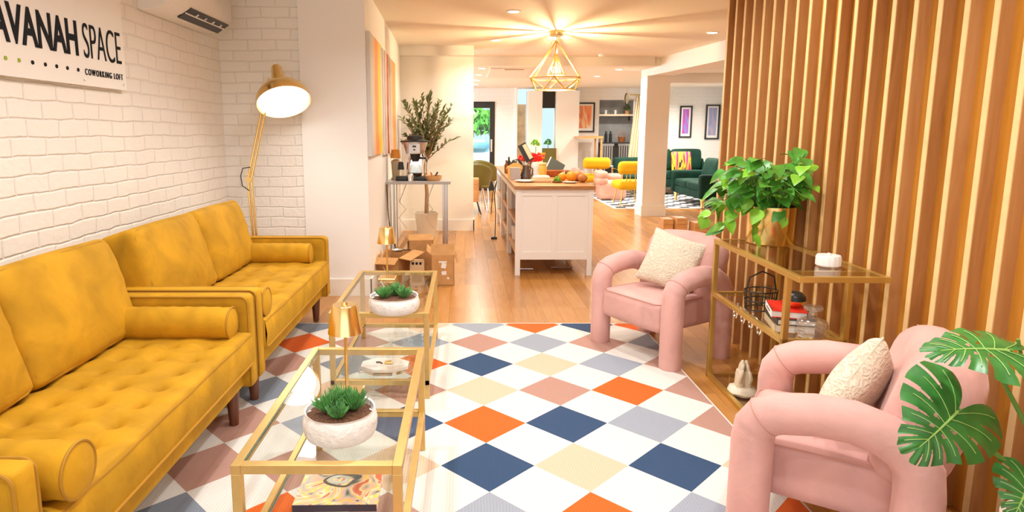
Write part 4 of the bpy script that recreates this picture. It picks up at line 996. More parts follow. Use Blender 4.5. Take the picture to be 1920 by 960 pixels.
t = thing('milk_frother', 'small steel kettle jug beside the coffee machine base', 'jug', (CT[0]+.26, CT[1]+.07, CZ))
bm = B(); lathe(bm, [(.0001, 0), (.035, 0), (.035, .05), (.025, .075), (.023, .08)], 24); obj('body', bm, M['chrome'], t)
bm = B(); tube(bm, [(.03, 0, .06), (.055, 0, .055), (.055, 0, .02), (.035, 0, .015)], .005, 6); obj('handle', bm, M['black'], t)
t = thing('shaded_lamp', 'small lamp with an orange shade beside the canvases on the metal table', 'lamp', (CT[0]+.075, CT[1]+.3, CZ))
bm = B(); lathe(bm, [(.0001, 0), (.05, 0), (.055, .01), (.04, .03), (.052, .20), (.03, .22), (.0001, .225)], 24); obj('body', bm, pbr('tan_body', (.55, .42, .28), .5), t)
bm = B(); lathe(bm, [(.058, .235), (.045, .33), (.043, .33), (.055, .237)], 24); lathe(bm, [(.0001, .3), (.045, .3)], 12); obj('lamp_shade', bm, pbr('orange_shade', (.80, .36, .05), .6), t)
t = thing('wooden_bowl', 'round orange brown wooden bowl holding utensils on the metal table', 'bowl', (CT[0]+.50, CT[1]+.14, CZ))
bm = B(); lathe(bm, [(.0001, 0), (.075, 0), (.092, .03), (.092, .055), (.086, .055), (.07, .008)], 32); obj('body', bm, M['oak'], t)
for i, (a_, m_) in enumerate(((.4, 'black'), (2.2, 'steel'), (4.2, 'oak'))):
    bm = B(); tube(bm, [(.0, 0, .014), (.05*math.cos(a_), .05*math.sin(a_), .09)], [.007, .01], 8); obj('utensil', bm, M[m_], t)

# olive tree
t = thing('potted_olive_tree', 'tall olive tree in a pale pot against the corridor wall', 'plant', (-.53, 8.55, 0))
bm = B(); lathe(bm, [(.0001, 0), (.12, 0), (.16, .33), (.165, .34), (.15, .34), (.145, .28), (.0001, .28)], 36); obj('pot', bm, pbr('pale_pot', (.75, .70, .60), .5), t)
bm = B(); lathe(bm, [(.0001, .31), (.147, .30)], 20); obj('soil', bm, M['soil'], t)
rnd = random.Random(9); st = B(); lf = B()
tube(st, [(0, 0, .28), (.01, 0, .6), (-.01, 0, .95), (.02, 0, 1.15)], [.03, .026, .022, .018], 10)
for i in range(46):
    a_ = rnd.uniform(0, 6.28); sp = rnd.uniform(.05, .44); top = rnd.uniform(1.35, 1.98)-sp*.35
    y_s = .6 if math.sin(a_) > 0 else 1
    if math.cos(a_) < 0: sp = min(sp, .30/abs(math.cos(a_)))
    ps = [Vector((.02, 0, 1.05)), Vector((.02+sp*.30*math.cos(a_), sp*.3*y_s*math.sin(a_), 1.05+(top-1.05)*.4)), Vector((sp*.72*math.cos(a_), sp*.7*y_s*math.sin(a_), 1.05+(top-1.05)*.8)), Vector((sp*math.cos(a_), sp*y_s*math.sin(a_), top))]
    tube(st, ps, [.008, .006, .004, .002], 5)
    for k in range(22):
        u = .5+2.5*k/22; q_ = min(int(u), 2); p = ps[q_].lerp(ps[q_+1], u-q_)
        dv = (ps[q_+1]-ps[q_]).normalized()+Vector((rnd.uniform(-1, 1), rnd.uniform(-1, 1), rnd.uniform(-.4, .6)))
        leaf_quad(lf, p, dv, Vector((0, -.5, 1)), rnd.uniform(.06, .095), rnd.uniform(.022, .036), .1)
obj('branches', st, M['bark'], t); obj('leaves', lf, M['leaf_olive'], t, angle=80)

# cardboard boxes
def open_box(loc, sx, sy, sz, rz, label, flaps, nm='cardboard_box'):
    t = thing(nm, label, 'box', loc, rz, 'cardboard boxes by the coffee bar table'); th = .006
    bm = B(); box(bm, -sx/2, sx/2, -sy/2, sy/2, 0, th); box(bm, -sx/2, -sx/2+th, -sy/2, sy/2, 0, sz); box(bm, sx/2-th, sx/2, -sy/2, sy/2, 0, sz); box(bm, -sx/2, sx/2, -sy/2, -sy/2+th, 0, sz); box(bm, -sx/2, sx/2, sy/2-th, sy/2, 0, sz)
    obj('body', bm, M['card'], t, smooth=False)
    for side, ang, fl in flaps:
        bm = B()
        if side == 'f': box(bm, -sx/2, sx/2, -fl, 0, 0, th, rot=(R(ang), 0, 0), piv=(0, 0, 0)); o_ = (0, -sy/2, sz)
        if side == 'b': box(bm, -sx/2, sx/2, 0, fl, 0, th, rot=(R(-ang), 0, 0), piv=(0, 0, 0)); o_ = (0, sy/2, sz)
        if side == 'l': box(bm, -fl, 0, -sy/2, sy/2, 0, th, rot=(0, R(-ang), 0), piv=(0, 0, 0)); o_ = (-sx/2, 0, sz)
        if side == 'r': box(bm, 0, fl, -sy/2, sy/2, 0, th, rot=(0, R(ang), 0), piv=(0, 0, 0)); o_ = (sx/2, 0, sz)
        obj('flap', bm, M['card'], t, o_, smooth=False)
    return t
bx = open_box((-.215, 5.93, 0), .215, .36, .29, R(2), 'open cardboard box with white stickers on its front, standing on the oak floor', [('f', -118, .11), ('r', 70, .08), ('b', 60, .10), ('l', -40, .06)])
for i, (x, z, w_, h_, rr) in enumerate(((.0, .225, .075, .015, 0), (.01, .19, .045, .05, 12), (.012, .12, .045, .035, -6), (.05, .07, .02, .02, 20))):
    bm = B(); box(bm, x-w_/2, x+w_/2, -.1825, -.1805, z-h_/2, z+h_/2, rot=(0, R(rr), 0)); obj('sticker', bm, M['paper'], bx, smooth=False)
open_box((-.465, 6.42, 0), .25, .28, .34, R(8), 'tall open cardboard box with a raised left flap behind the glass table', [('l', 55, .16), ('b', 20, .12), ('f', -150, .1)])
bx = open_box((-.68, 5.98, 0), .24, .44, .26, R(-14), 'long cardboard box with overlapping open flaps beside the white pier', [('l', 12, .07), ('r', 8, .12), ('f', 20, .12)])
t = thing('metal_pan', 'grey oval metal pan lying on top of the long cardboard box', 'pan', (-.66, 6.02, .275))
bm = B(); lathe(bm, [(.0001, 0), (.05, 0), (.058, .018), (.055, .018), (.047, .004)], 24); obj('body', bm, M['steel'], t)
bm = B(); box(bm, .05, .13, -.008, .008, .010, .018); obj('handle', bm, M['black'], t, smooth=False)
t = thing('paper_bag', 'small brown paper bag with dark printed squares between the cardboard boxes', 'bag', (-.45, 5.80, 0))
bm = B(); vs = box(bm, -.07, .07, -.035, .035, 0, .24)
for v in vs:
    if v.co.z > .1: v.co.y *= .3; v.co.x *= .95
obj('body', bm, pbr('kraft_paper', (.62, .42, .24), .8), t, smooth=False)
bm = B()
for k in range(3): box(bm, -.05+k*.035, -.028+k*.035, -.0155, -.0145, .19, .215)
obj('printed_squares', bm, M['text'], t, smooth=False)
t = thing('power_cable', 'white cable trailing down the side of the pier to the floor', 'cable', (-.80, 5.8, 0))
bm = B(); tube(bm, [(0, 0, .42), (.03, 0, .3), (.0, .02, .22), (.05, -.05, .15), (.02, -.1, .05), (.06, -.15, .006)], .005, 6); obj('cord', bm, M['white_paint'], t)
t = thing('black_cable', 'black cable hanging from the metal table down to the floor', 'cable', (-.85, 6.66, 0))
bm = B(); tube(bm, [(.02, .0, .87), (.03, -.01, .6), (.05, -.02, .4), (.12, -.02, .15), (.16, 0, .01)], .005, 6); obj('cord', bm, M['black'], t)

# ================================================================== ISLANDS
def island(y0, label):
    t = thing('kitchen_island', label, 'kitchen island', (.50, y0, 0), 0, 'white islands in the middle of the room'); Wd, Li, Hi = .765, 1.23, .90; wp = M['white_paint']
    bm = B(); box(bm, -.015, Wd+.015, -.02, Li, Hi-.035, Hi)
    obj('worktop', bm, M['butcher'], t, smooth=False, bevel=.002)
    for x, yv in ((0, 0), (Wd-.05, 0), (0, Li-.05), (Wd-.05, Li-.05)):
        bm = B(); box(bm, x, x+.05, yv, yv+.05, 0, Hi-.035); obj('leg', bm, wp, t, smooth=False)
    for yv in (0.008, Li-.03):
        bm = B(); box(bm, .05, Wd-.05, yv+.008, yv+.02, .16, Hi-.035); box(bm, .05, Wd-.05, yv, yv+.025, .16, .24); box(bm, .05, Wd-.05, yv, yv+.025, Hi-.10, Hi-.035); box(bm, Wd/2-.03, Wd/2+.03, yv, yv+.025, .24, Hi-.10)
        box(bm, .05, .075, yv, yv+.025, .24, Hi-.10); box(bm, Wd-.075, Wd-.05, yv, yv+.025, .24, Hi-.10); obj('end_panel', bm, wp, t, smooth=False, bevel=.002)
    bm = B(); box(bm, Wd-.03, Wd-.018, .05, Li-.05, .16, Hi-.035); obj('side_panel', bm, wp, t, smooth=False)
    bm = B(); box(bm, .0, .03, .05, Li-.05, Hi-.10, Hi-.035); obj('rail', bm, wp, t, smooth=False)
    for z in (.20, .50):
        bm = B(); box(bm, .005, Wd-.03, .03, Li-.03, z, z+.03); obj('shelf', bm, M['oak'], t, smooth=False)
    bm = B(); box(bm, .33, .35, .04, Li-.04, .23, Hi-.05); obj('back_panel', bm, wp, t, smooth=False)
    return t
island(6.17, 'white island nearer the camera with a wooden worktop crowded with food and crockery')
island(7.42, 'white island behind the nearer one, its open shelves facing left')
island(8.67, 'third white island section, farthest from the camera')
def small(nm, label, cat, loc, parts, rz=0, group=None):
    t = thing(nm, label, cat, loc, rz, group)
    for pn, bm, m_ in parts: obj(pn, bm, m_, t)
    return t
def Lt(prof, n=24, **k): bm = B(); lathe(bm, prof, n, **k); return bm
def Bx(*a, **k): bm = B(); box(bm, *a, **k); return bm
def Tb(pts, r, n=8, **k): bm = B(); tube(bm, pts, r, n, **k); return bm
IZ = .9005
GR = pbr('grey_tin', (.42, .38, .36), .4); ORG = pbr('orange_fruit', (.88, .33, .01), .45, nscale=80, nstr=.2, ndist=.002); WICK = pbr('wicker', (.42, .12, .03), .7, nscale=60, nstr=.8, ndist=.006, var=.4)
small('grey_canister', 'grey square canister near the front left of the island worktop', 'canister', (.555, 6.98, IZ), [('body', Bx(-.055, .055, -.045, .045, 0, .135), GR), ('handle', Tb([(.055, 0, .11), (.08, 0, .10), (.08, 0, .04), (.055, 0, .03)], .005), M['steel'])])
small('wooden_arch', 'orange wooden arched board standing behind the grey canister', 'board', (.575, 7.16, IZ), [('board', (lambda bm: (prism(bm, [(-.09, 0), (-.09, .10), (-.07, .15), (-.03, .175), (.03, .175), (.07, .15), (.09, .10), (.09, 0)], -.008, .008), xform(bm, rot=(R(90), 0, 0)))[-1])(B()), pbr('orange_wood', (.82, .46, .12), .5))])
small('steel_pitcher', 'dark steel pitcher beside the grey canister', 'pitcher', (.675, 7.0, IZ), [('body', Lt([(.0001, 0), (.055, 0), (.06, .05), (.035, .13), (.045, .16), (.042, .16)]), pbr('dark_steel', (.16, .13, .12), .25, .8)), ('handle', Tb([(.04, 0, .14), (.075, 0, .12), (.07, 0, .05), (.055, 0, .04)], .006), M['black'])])
small('cream_vase', 'tall cream vase beside the dark steel pitcher', 'vase', (.785, 7.06, IZ), [('body', Lt([(.0001, 0), (.045, 0), (.05, .05), (.035, .10), (.048, .15), (.03, .19), (.026, .185)]), M['plain_ceramic'])])
small('ochre_jar', 'ochre yellow jar behind the cream vase', 'jar', (.88, 7.2, IZ), [('body', Lt([(.0001, 0), (.05, 0), (.055, .12), (.045, .15), (.0001, .155)]), pbr('ochre', (.78, .46, .08), .5)), ('lid', Lt([(.0001, .155), (.048, .155), (.045, .175), (.0001, .18)]), pbr('pale_ochre', (.80, .62, .24), .5))])
small('white_plate', 'wide white plate at the front left corner of the island worktop', 'plate', (.645, 6.66, IZ), [('dish', Lt([(.0001, .002), (.07, .0), (.115, .014), (.118, .018), (.07, .006), (.0001, .006)], 36), M['plain_ceramic'])])
small('bread_board', 'rectangular light wood serving board with a cream cloth near the front of the island', 'board', (.80, 6.66, IZ), [('board', solid(.20, .16, .03, .008, 4).__class__ and xform(solid(.20, .16, .03, .008, 4), (0, 0, .015)), pbr('light_wood', (.80, .50, .28), .5)), ('cloth', xform(solid(.17, .14, .035, .015, 6, (0, 0, .006), .006), (.01, .02, .047)), pbr('cream_cloth', (.83, .72, .56), .8))])
small('green_fruit_dish', 'small dish of green figs and leaves in front on the island', 'dish', (.96, 6.56, IZ), [('dish', Lt([(.0001, 0), (.045, 0), (.06, .018), (.056, .018), (.04, .005)]), pbr('brown_dish', (.34, .18, .08), .5)), ('greens', xform(blob_plant(50, .04, .035, (0, 0, 0), random.Random(4)), (0, 0, .025)), M['leaf_lime'])])
small('pink_plate', 'pale pink plate between the green dish and the oranges', 'plate', (1.085, 6.52, IZ), [('dish', Lt([(.0001, .002), (.05, .0), (.075, .012), (.072, .014), (.0001, .006)], 32), pbr('pink_glaze', (.80, .56, .45), .4))])
for i, (x, y_, r_, m_, lb) in enumerate(((1.13, 6.70, .055, ORG, 'bright orange, leftmost of the round fruit at the right end of the island'), (1.05, 6.80, .045, ORG, 'smaller orange partly behind the bright one on the island'))):
    bm = Lt([(r_*math.sin(R(a_)), r_-r_*math.cos(R(a_))) if 0 < a_ < 180 else (.0001, r_-r_*math.cos(R(a_))) for a_ in range(0, 181, 15)])
    small('orange', lb, 'fruit', (x, y_, IZ), [('fruit', bm, m_), ('stem', Tb([(0, 0, 2*r_-.003), (0, 0, 2*r_+.004)], .003), M['leaf'])], group='fruit on the island')
BR = pbr('brown_crust', (.55, .20, .05), .6, nscale=25, nstr=.6, var=.3)
for i, (x, y_, r_, lb) in enumerate(((1.22, 6.82, .062, 'round brown bread roll behind the oranges on the island'), (1.235, 6.62, .052, 'dark brown bread roll nearest the right end of the island'), (.575, 8.0, .06, 'small brown loaf at the far left of the island row'))):
    bm = Lt([(r_*math.sin(R(a_)), (r_-r_*math.cos(R(a_)))*.85) if 0 < a_ < 180 else (.0001, (r_-r_*math.cos(R(a_)))*.85) for a_ in range(0, 181, 15)])
    for v in bm.verts: v.co += noise.noise_vector(v.co*18+Vector((i, 0, 0)))*.006; v.co.z = max(0, v.co.z)
    o = tag(obj('bread_roll', bm, BR, None, (x, y_, IZ)), lb, 'bread', 'bread rolls on the island')
small('wicker_basket', 'long reddish brown wicker basket in the middle of the island', 'basket', (1.08, 7.46, IZ), [('basket', (lambda bm: (lathe(bm, [(.0001, 0), (.12, 0), (.17, .07), (.165, .075), (.115, .008)], 32), xform(bm, s=(1, .55, 1)))[-1])(B()), WICK)])
small('dried_flowers', 'bundle of dried brown and white flowers at the right of the wicker basket', 'flowers', (1.17, 7.15, IZ), [('flowers', xform(blob_plant(140, .10, .045, (0, 0, 0), random.Random(6)), (0, 0, .03), s=(1.1, .9, .55)), pbr('dried_flower', (.42, .30, .20), .8, nscale=30, var=.6)), ('stems', Tb([(-.13, .06, .01), (-.02, .0, .03), (.08, -.03, .04)], .006), M['bark'])])
small('red_flowers', 'heap of bright red flowers standing at the back of the island', 'flowers', (.86, 8.2, IZ), [('vase', Lt([(.0001, 0), (.06, 0), (.07, .08), (.05, .15), (.046, .15)]), M['plain_ceramic']), ('petals', xform(blob_plant(150, .15, .08, (0, 0, 0), random.Random(8)), (0, 0, .18), s=(1.2, .7, .5)), pbr('red_petals', (.80, .02, .02), .6)), ('core', xform(solid(.16, .12, .06, .03, 4), (0, 0, .165)), pbr('red_core', (.6, .015, .015), .6))])
t = small('black_photo_card', 'tilted black and cream card propped over the red flowers', 'card', (.83, 8.05, IZ), [('card', xform(Bx(-.055, .055, -.006, .006, 0, .24), (0, 0, .16), (R(-8), R(-28), 0)), M['black']), ('print', xform(Bx(.0, .05, -.009, -.006, .02, .22), (0, 0, .16), (R(-8), R(-28), 0)), pbr('cream_print', (.62, .48, .38), .6)), ('stand', Tb([(0, .01, 0), (.01, .01, .18)], .006), M['black'])])
small('black_round_jar', 'glossy black round jar beside the red flowers', 'jar', (.66, 8.15, IZ), [('body', Lt([(.0001, 0), (.05, 0), (.085, .06), (.085, .11), (.05, .165), (.03, .175), (.0001, .18)]), M['black']), ('label', Bx(-.02, .02, -.089, -.084, .09, .12), M['paper'])])
small('dark_bottle', 'slim dark bottle behind the black round jar', 'bottle', (.575, 8.3, IZ), [('body', Lt([(.0001, 0), (.028, 0), (.028, .13), (.012, .16), (.012, .20), (.0001, .20)]), pbr('dark_bottle_glass', (.03, .02, .015), .15)), ('band', Lt([(.0285, .03), (.0285, .09)]), pbr('orange_band', (.65, .18, .03), .5))])
small('oil_bottle', 'brown bottle beside the slim dark bottle at the left edge of the island', 'bottle', (.53, 8.12, IZ), [('body', Lt([(.0001, 0), (.024, 0), (.024, .10), (.010, .13), (.010, .15), (.0001, .15)]), pbr('amber_glass', (.20, .06, .01), .2)), ('cap', Lt([(.011, .15), (.011, .165), (.0001, .165)]), M['black'])])
small('slate_board', 'dark slate board leaning on the wicker basket', 'board', (1.07, 7.75, IZ+.006), [('board', xform(Bx(-.10, .10, -.006, .006, 0, .22), (0, 0, .0), (R(-35), R(30), 0)), pbr('slate', (.04, .05, .05), .5)), ('edge', xform(Bx(-.11, -.10, -.007, .007, 0, .22), (0, 0, 0), (R(-35), R(30), 0)), M['paper'])])
small('orange_cup', 'small orange cup on a post behind the red flowers', 'cup', (1.02, 8.4, IZ), [('cup', Lt([(.0001, .17), (.03, .17), (.05, .25), (.046, .25), (.028, .175)]), pbr('orange_glaze', (.85, .42, .05), .4)), ('stand', Lt([(.0001, 0), (.045, 0), (.012, .02), (.012, .17)]), M['plain_ceramic'])])
small('striped_basket', 'low round basket of small loaves at the far left of the islands', 'basket', (.66, 9.1, IZ), [('basket', Lt([(.0001, 0), (.08, 0), (.10, .05), (.095, .05), (.075, .006)]), WICK)])
# walking stick / chair at left of island: folding stand
small('folding_stand', 'slim dark folding stand leaning at the left of the white islands', 'stand', (.40, 8.35, 0), [('leg', Tb([(0, 0, .0), (.01, .0, .35), (-.01, 0, .6), (.02, 0, .78)], .006), M['black_metal']), ('leg', Tb([(-.04, .3, .3), (-.03, .1, .6), (.02, 0, .78)], .005), M['black_metal']), ('foot', Bx(-.05, .03, -.03, .03, 0, .03), M['black'])])
for i, (x, y_) in enumerate(((.64, 6.42), (1.02, 6.5))):
    small('steel_foot_bar', ('thin steel bar lying under the near island, left one', 'thin steel bar lying under the near island, right one')[i], 'bar', (x, y_, 0), [('bar', Tb([(-.07-.04*i, 0, .012), (.07+.04*i, 0, .012)], .010), M['steel'])], group='steel bars under the island')
for i, (x, y_, z) in enumerate(((.60, 7.0, .2305), (.62, 7.9, .2305), (.60, 7.9, .5305))):
    small('storage_tub', ('white tub on the bottom shelf of the nearer island', 'white tub on the bottom shelf of the second island', 'white tub on the middle shelf of the second island')[i], 'tub', (x, y_, z), [('body', Lt([(.0001, 0), (.07, 0), (.08, .15), (.075, .15), (.065, .005)]), M['plain_ceramic']), ('lid', Lt([(.0001, .152), (.083, .152), (.083, .165), (.0001, .167)]), pbr('blue_grey_lid', (.45, .52, .58), .5))], group='tubs on the island shelves')

# ================================================================== PENDANT AND DOWNLIGHTS
PL = (1.085, 7.72)
t = thing('pendant_lamp', 'gold diamond wire cage pendant lamp hanging from the ceiling', 'lamp', (PL[0], PL[1], 2.6))
bm = B(); lathe(bm, [(.0001, 0), (.08, 0), (.08, -.045), (.075, -.055), (.0001, -.055)], 32); obj('canopy', bm, M['brass'], t)
bm = B(); tube(bm, [(.005, 0, -.05), (0, 0, -.13), (0, 0, -.30)], .004, 8); tube(bm, [(0, 0, -.11), (-.04, 0, -.10), (-.065, 0, -.13), (-.055, 0, -.15)], .003, 6); obj('cord', bm, M['gold_dark'], t)
def cage(Ra, Rb, za, zm, zb, n, rad, rot=0):
    bm = B(); A = Vector((0, 0, za)); mid = [Vector((Ra*math.cos(rot+2*math.pi*k/n), Ra*math.sin(rot+2*math.pi*k/n), zm)) for k in range(n)]
    low = [Vector((Rb*math.cos(rot+2*math.pi*(k+.5)/n), Rb*math.sin(rot+2*math.pi*(k+.5)/n), zb)) for k in range(n)]
    for k in range(n):
        tube(bm, [A+(mid[k]-A)*.03, mid[k]], rad, 6); tube(bm, [mid[k], mid[(k+1) % n]], rad, 6); tube(bm, [mid[k], low[k]], rad, 6); tube(bm, [mid[(k+1) % n], low[k]], rad, 6); tube(bm, [low[k], low[(k+1) % n]], rad, 6)
    return bm
obj('outer_cage', cage(.335, .235, -.10, -.545, -.675, 6, .0075, .32), M['gold'], t)
bm = B(); n_ = 8; A = Vector((0, 0, -.26))
for k in range(n_):
    a_ = 2*math.pi*k/n_+.2; m1 = Vector((.115*math.cos(a_), .115*math.sin(a_), -.50)); a2 = 2*math.pi*(k+1)/n_+.2; m2 = Vector((.115*math.cos(a2), .115*math.sin(a2), -.50)); tube(bm, [A, m1], .008, 6); tube(bm, [m1, m2], .008, 6)
obj('inner_cage', bm, M['gold'], t)
bm = B(); lathe(bm, [(.0001, -.25), (.022, -.26), (.028, -.34), (.024, -.36), (.0001, -.365)], 20); obj('socket', bm, M['brass'], t)
bm = B(); lathe(bm, [(.018, -.36), (.03, -.385), (.052, -.43), (.055, -.465), (.04, -.505), (.0001, -.52)], 28); obj('bulb', bm, M['bulb'], t)
l = bpy.data.lights.new('pendant_light', 'POINT'); l.energy = 150; l.color = (1, .78, .45); l.shadow_soft_size = .012
o = bpy.data.objects.new('pendant_light', l); C.objects.link(o); o.location = (PL[0], PL[1], 2.6-.45)

dl0 = None
DL = [(.478, 6.46, 2.6, 'recessed downlight directly above the nearer island'), (.40, 8.42, 2.6, 'recessed downlight left of the pendant lamp, in line with the corridor wall'), (2.96, 7.8, 2.6, 'recessed downlight close to the side beam and the slatted wall'),
      (2.6, 10.9, 2.47, 'recessed downlight just left of the square column head'), (2.5, 12.2, 2.47, 'recessed downlight beyond the pendant, farther than the one by the column'),
      (.29, 10.7, 2.47, 'first recessed downlight of the row leading to the garden door'), (.27, 11.9, 2.47, 'second recessed downlight of the row leading to the garden door'), (.25, 13.1, 2.47, 'third recessed downlight of the row leading to the garden door'), (.24, 14.3, 2.47, 'last recessed downlight of the row leading to the garden door')]
for x, y_, z, lb in DL:
    if dl0 is None:
        dl0 = thing('downlight', lb, 'ceiling light', (x, y_, z), 0, 'recessed downlights')
        bm = B(); lathe(bm, [(.075, 0), (.075, -.006), (.055, -.008), (.055, 0)], 28); obj('trim_ring', bm, M['white_paint'], dl0)
        bm = B(); lathe(bm, [(.0001, -.004), (.055, -.004)], 28); obj('lens', bm, M['downlight'], dl0)
    else:
        c = copy_tree(dl0); c.location = (x, y_, z); tag(c, lb, 'ceiling light', 'recessed downlights')
    disk('downlight_or_fill', (x, y_, z-.02), 20 if y_ < 10 else 24)
for x, y_ in NEAR_FILL: disk('downlight_or_fill', (x, y_, 2.58), 12.5, (1, .985, .955))  # unseen fill lights added above the seating
for x, y_ in ((4.6, 12.8), (4.8, 14.2), (3.5, 13.4)): disk('downlight_or_fill', (x, y_, 2.28 if x > 3.6 and y_ < 12 else 2.44), 45)  # lights without fixtures over the lounge
disk('downlight_or_fill', (4.0, 16.3, 2.4), 20)  # fill light added to brighten the kitchen alcove

# ================================================================== LOUNGE BEYOND
# checked rug
bm = B(); x0, x1, y0, y1 = 2.86, 6.1, 11.8, 14.75
nx_, ny_ = 16, 14
for i in range(nx_):
    for j in range(ny_):
        xa, xb_ = x0+(x1-x0)*i/nx_, x0+(x1-x0)*(i+1)/nx_; ya, yb = y0+(y1-y0)*j/ny_, y0+(y1-y0)*(j+1)/ny_
        f = bm.faces.new([bm.verts.new(p) for p in ((xa, ya, .010), (xb_, ya, .010), (xb_, yb, .010), (xa, yb, .010))]); f.material_index = (i+j) % 2
bmesh.ops.remove_doubles(bm, verts=bm.verts[:], dist=.001); box(bm, x0-.05, x1+.05, y0-.05, y1+.05, 0, .009, 1)
tag(obj('checked_rug', bm, [pbr('rug_black', (.02, .02, .025), .9), pbr('rug_white', (.85, .85, .85), .9)], smooth=False), 'black and white checked rug in the lounge beyond the column', 'rug')
def green_sofa(loc, rz, label, Ls=1.7):
    t = thing('green_sofa', label, 'sofa', loc, rz, 'dark green velvet sofas'); g = M['green_v']; D = .85
    bm = solid(Ls-.1, D-.1, .16, .03, 5); xform(bm, (0, 0, .24)); obj('base', bm, g, t)
    for s in (-1, 1):
        bm = solid(.14, D, .46, .05, 7); xform(bm, (s*(Ls/2-.07), 0, .40)); obj('arm', bm, g, t)
        bm = solid((Ls-.28)/2, D-.15, .15, .05, 7, (0, 0, .015)); xform(bm, (s*(Ls-.28)/4, -.04, .385)); obj('seat_cushion', bm, g, t)
        bm = solid((Ls-.28)/2, .18, .45, .07, 7, (0, .02, .01)); xform(bm, (s*(Ls-.28)/4, .27, .66), (R(-12), 0, 0)); obj('back_cushion', bm, g, t)
        for q_ in (-1, 1):
            bm = B(); lathe(bm, [(.028, 0), (.04, .004), (.03, .05), (.05, .17)], 16, (s*(Ls/2-.1), q_*(D/2-.1), 0)); obj('leg', bm, M['brass'], t)
    bm = solid(Ls-.1, .14, .5, .05, 6); xform(bm, (0, D/2-.07, .45)); obj('back_frame', bm, g, t)
    return t
green_sofa((4.78, 12.50, .0105), R(-90), 'dark green velvet sofa facing left on the checked rug, nearer one')
green_sofa((4.85, 14.65, .0105), 0, 'dark green velvet sofa against the far brick wall beneath the framed prints', 1.7).scale = (1, 1, 1.15)
def strip_mat():
    m, nt, b = mat('striped_cushion'); v = coords(nt, (9, 1, 1)); n = N(nt, 'ShaderNodeTexNoise'); n.noise_dimensions = '3D'; n.inputs['Scale'].default_value = 1.6; n.inputs['Detail'].default_value = 0; n.inputs['Distortion'].default_value = .5
    L(nt, v, n.inputs['Vector']); r = ramp(nt, [(0, (.55, .02, .12)), (.38, (.85, .20, .03)), (.46, (.9, .6, .02)), (.54, (.05, .02, .04)), (.60, (.9, .62, .02)), (.68, (.6, .02, .18))], 'CONSTANT'); L(nt, n.outputs[0], r.inputs[0]); L(nt, r.outputs[0], b.inputs['Base Color']); b.inputs['Roughness'].default_value = .8; return m
t = thing('striped_cushion', 'bright striped cushion in pink, orange and yellow on the far green sofa', 'cushion', (4.86, 14.22, .775)); t.rotation_euler = (R(-14), 0, 0)
bm = solid(.44, .06, .44, .03, 10, (0, .05, 0)); obj('cover', bm, strip_mat(), t)
bm = B(); tube(bm, [(-.2, 0, -.19), (.2, 0, -.19), (.2, 0, .19), (-.2, 0, .19)], .005, 6, closed=True); obj('piping', bm, M['pink_seam'], t)
t = thing('draped_cloth', 'small white cloth lying on the seat of the nearer green sofa', 'cloth', (4.86, 12.35, .49))
bm = solid(.16, .10, .03, .012, 6, wob=.012); obj('cloth', bm, M['paper'], t)
def yellow_chair(loc, rz, label):
    t = thing('lounge_chair', label, 'chair', loc, rz, 'yellow armless lounge chairs'); yv = M['yellow_v']
    bm = solid(.58, .52, .17, .08, 9, (0, 0, .01)); xform(bm, (0, 0, .40)); obj('seat', bm, yv, t)
    bm = solid(.60, .17, .25, .084, 9); xform(bm, (0, -.24, .74), (R(8), 0, 0)); obj('backrest', bm, yv, t)
    for x in (-.12, -.05, .05, .12):
        bm = B(); tube(bm, [(x, -.22, .42), (x, -.235, .68)], .010, 8); obj('back_post', bm, M['gold_dark'], t)
    for sx in (-1, 1):
        for sy in (-1, 1):
            bm = B(); tube(bm, [(sx*.17, sy*.16, .34), (sx*.20, sy*.20, .15), (sx*.24, sy*.24, 0)], .012, 8); obj('leg', bm, M['gold_dark'], t)
    return t
yellow_chair((3.20, 12.3, .0105), R(4), 'yellow armless lounge chair just left of the square column')
yellow_chair((2.90, 14.08, .0105), R(-4), 'yellow armless lounge chair farther back, behind the island fruit')
M['salmon'] = velvet('salmon_velvet', (.62, .34, .26), .08, .3)
def pink_pouf(loc, rz, label, s=1):
    t = thing('pink_lounge_chair', label, 'chair', loc, rz, 'chunky pink lounge seats')
    bm = solid(.72*s, .62*s, .40, .10, 8, (0, 0, .01)); xform(bm, (0, 0, .20)); obj('seat', bm, M['salmon'], t)
    for k in range(2):
        bm = solid(.28*s, .66*s, .16, .07, 8); xform(bm, (-.28*s, 0, .40+k*.13)); obj('arm_roll', bm, M['salmon'], t)
    bm = solid(.40*s, .22, .18, .08, 6); xform(bm, (.12*s, .25*s, .45)); obj('back_roll', bm, M['salmon'], t)
    return t
pink_pouf((3.10, 13.35, .0105), R(0), 'chunky pink lounge seat between the two yellow chairs', .8)
pink_pouf((2.70, 14.75, .0), R(20), 'pale pink seat partly hidden behind the farther yellow chair', .45)
t = thing('green_armchair', 'green upholstered armchair with a wooden frame left of the column', 'chair', (3.66, 13.85, .0105), R(10))
bm = solid(.62, .60, .14, .04, 6); xform(bm, (0, 0, .42)); obj('seat', bm, M['green_v'], t)
bm = solid(.62, .12, .40, .04, 6); xform(bm, (0, .27, .66), (R(-10), 0, 0)); obj('backrest', bm, M['green_v'], t)
for s in (-1, 1):
    bm = B(); tube(bm, [(s*.34, -.26, 0), (s*.34, -.26, .60), (s*.34, .25, .62), (s*.34, .30, 0)], .022, 8); obj('wooden_frame', bm, M['oak'], t)
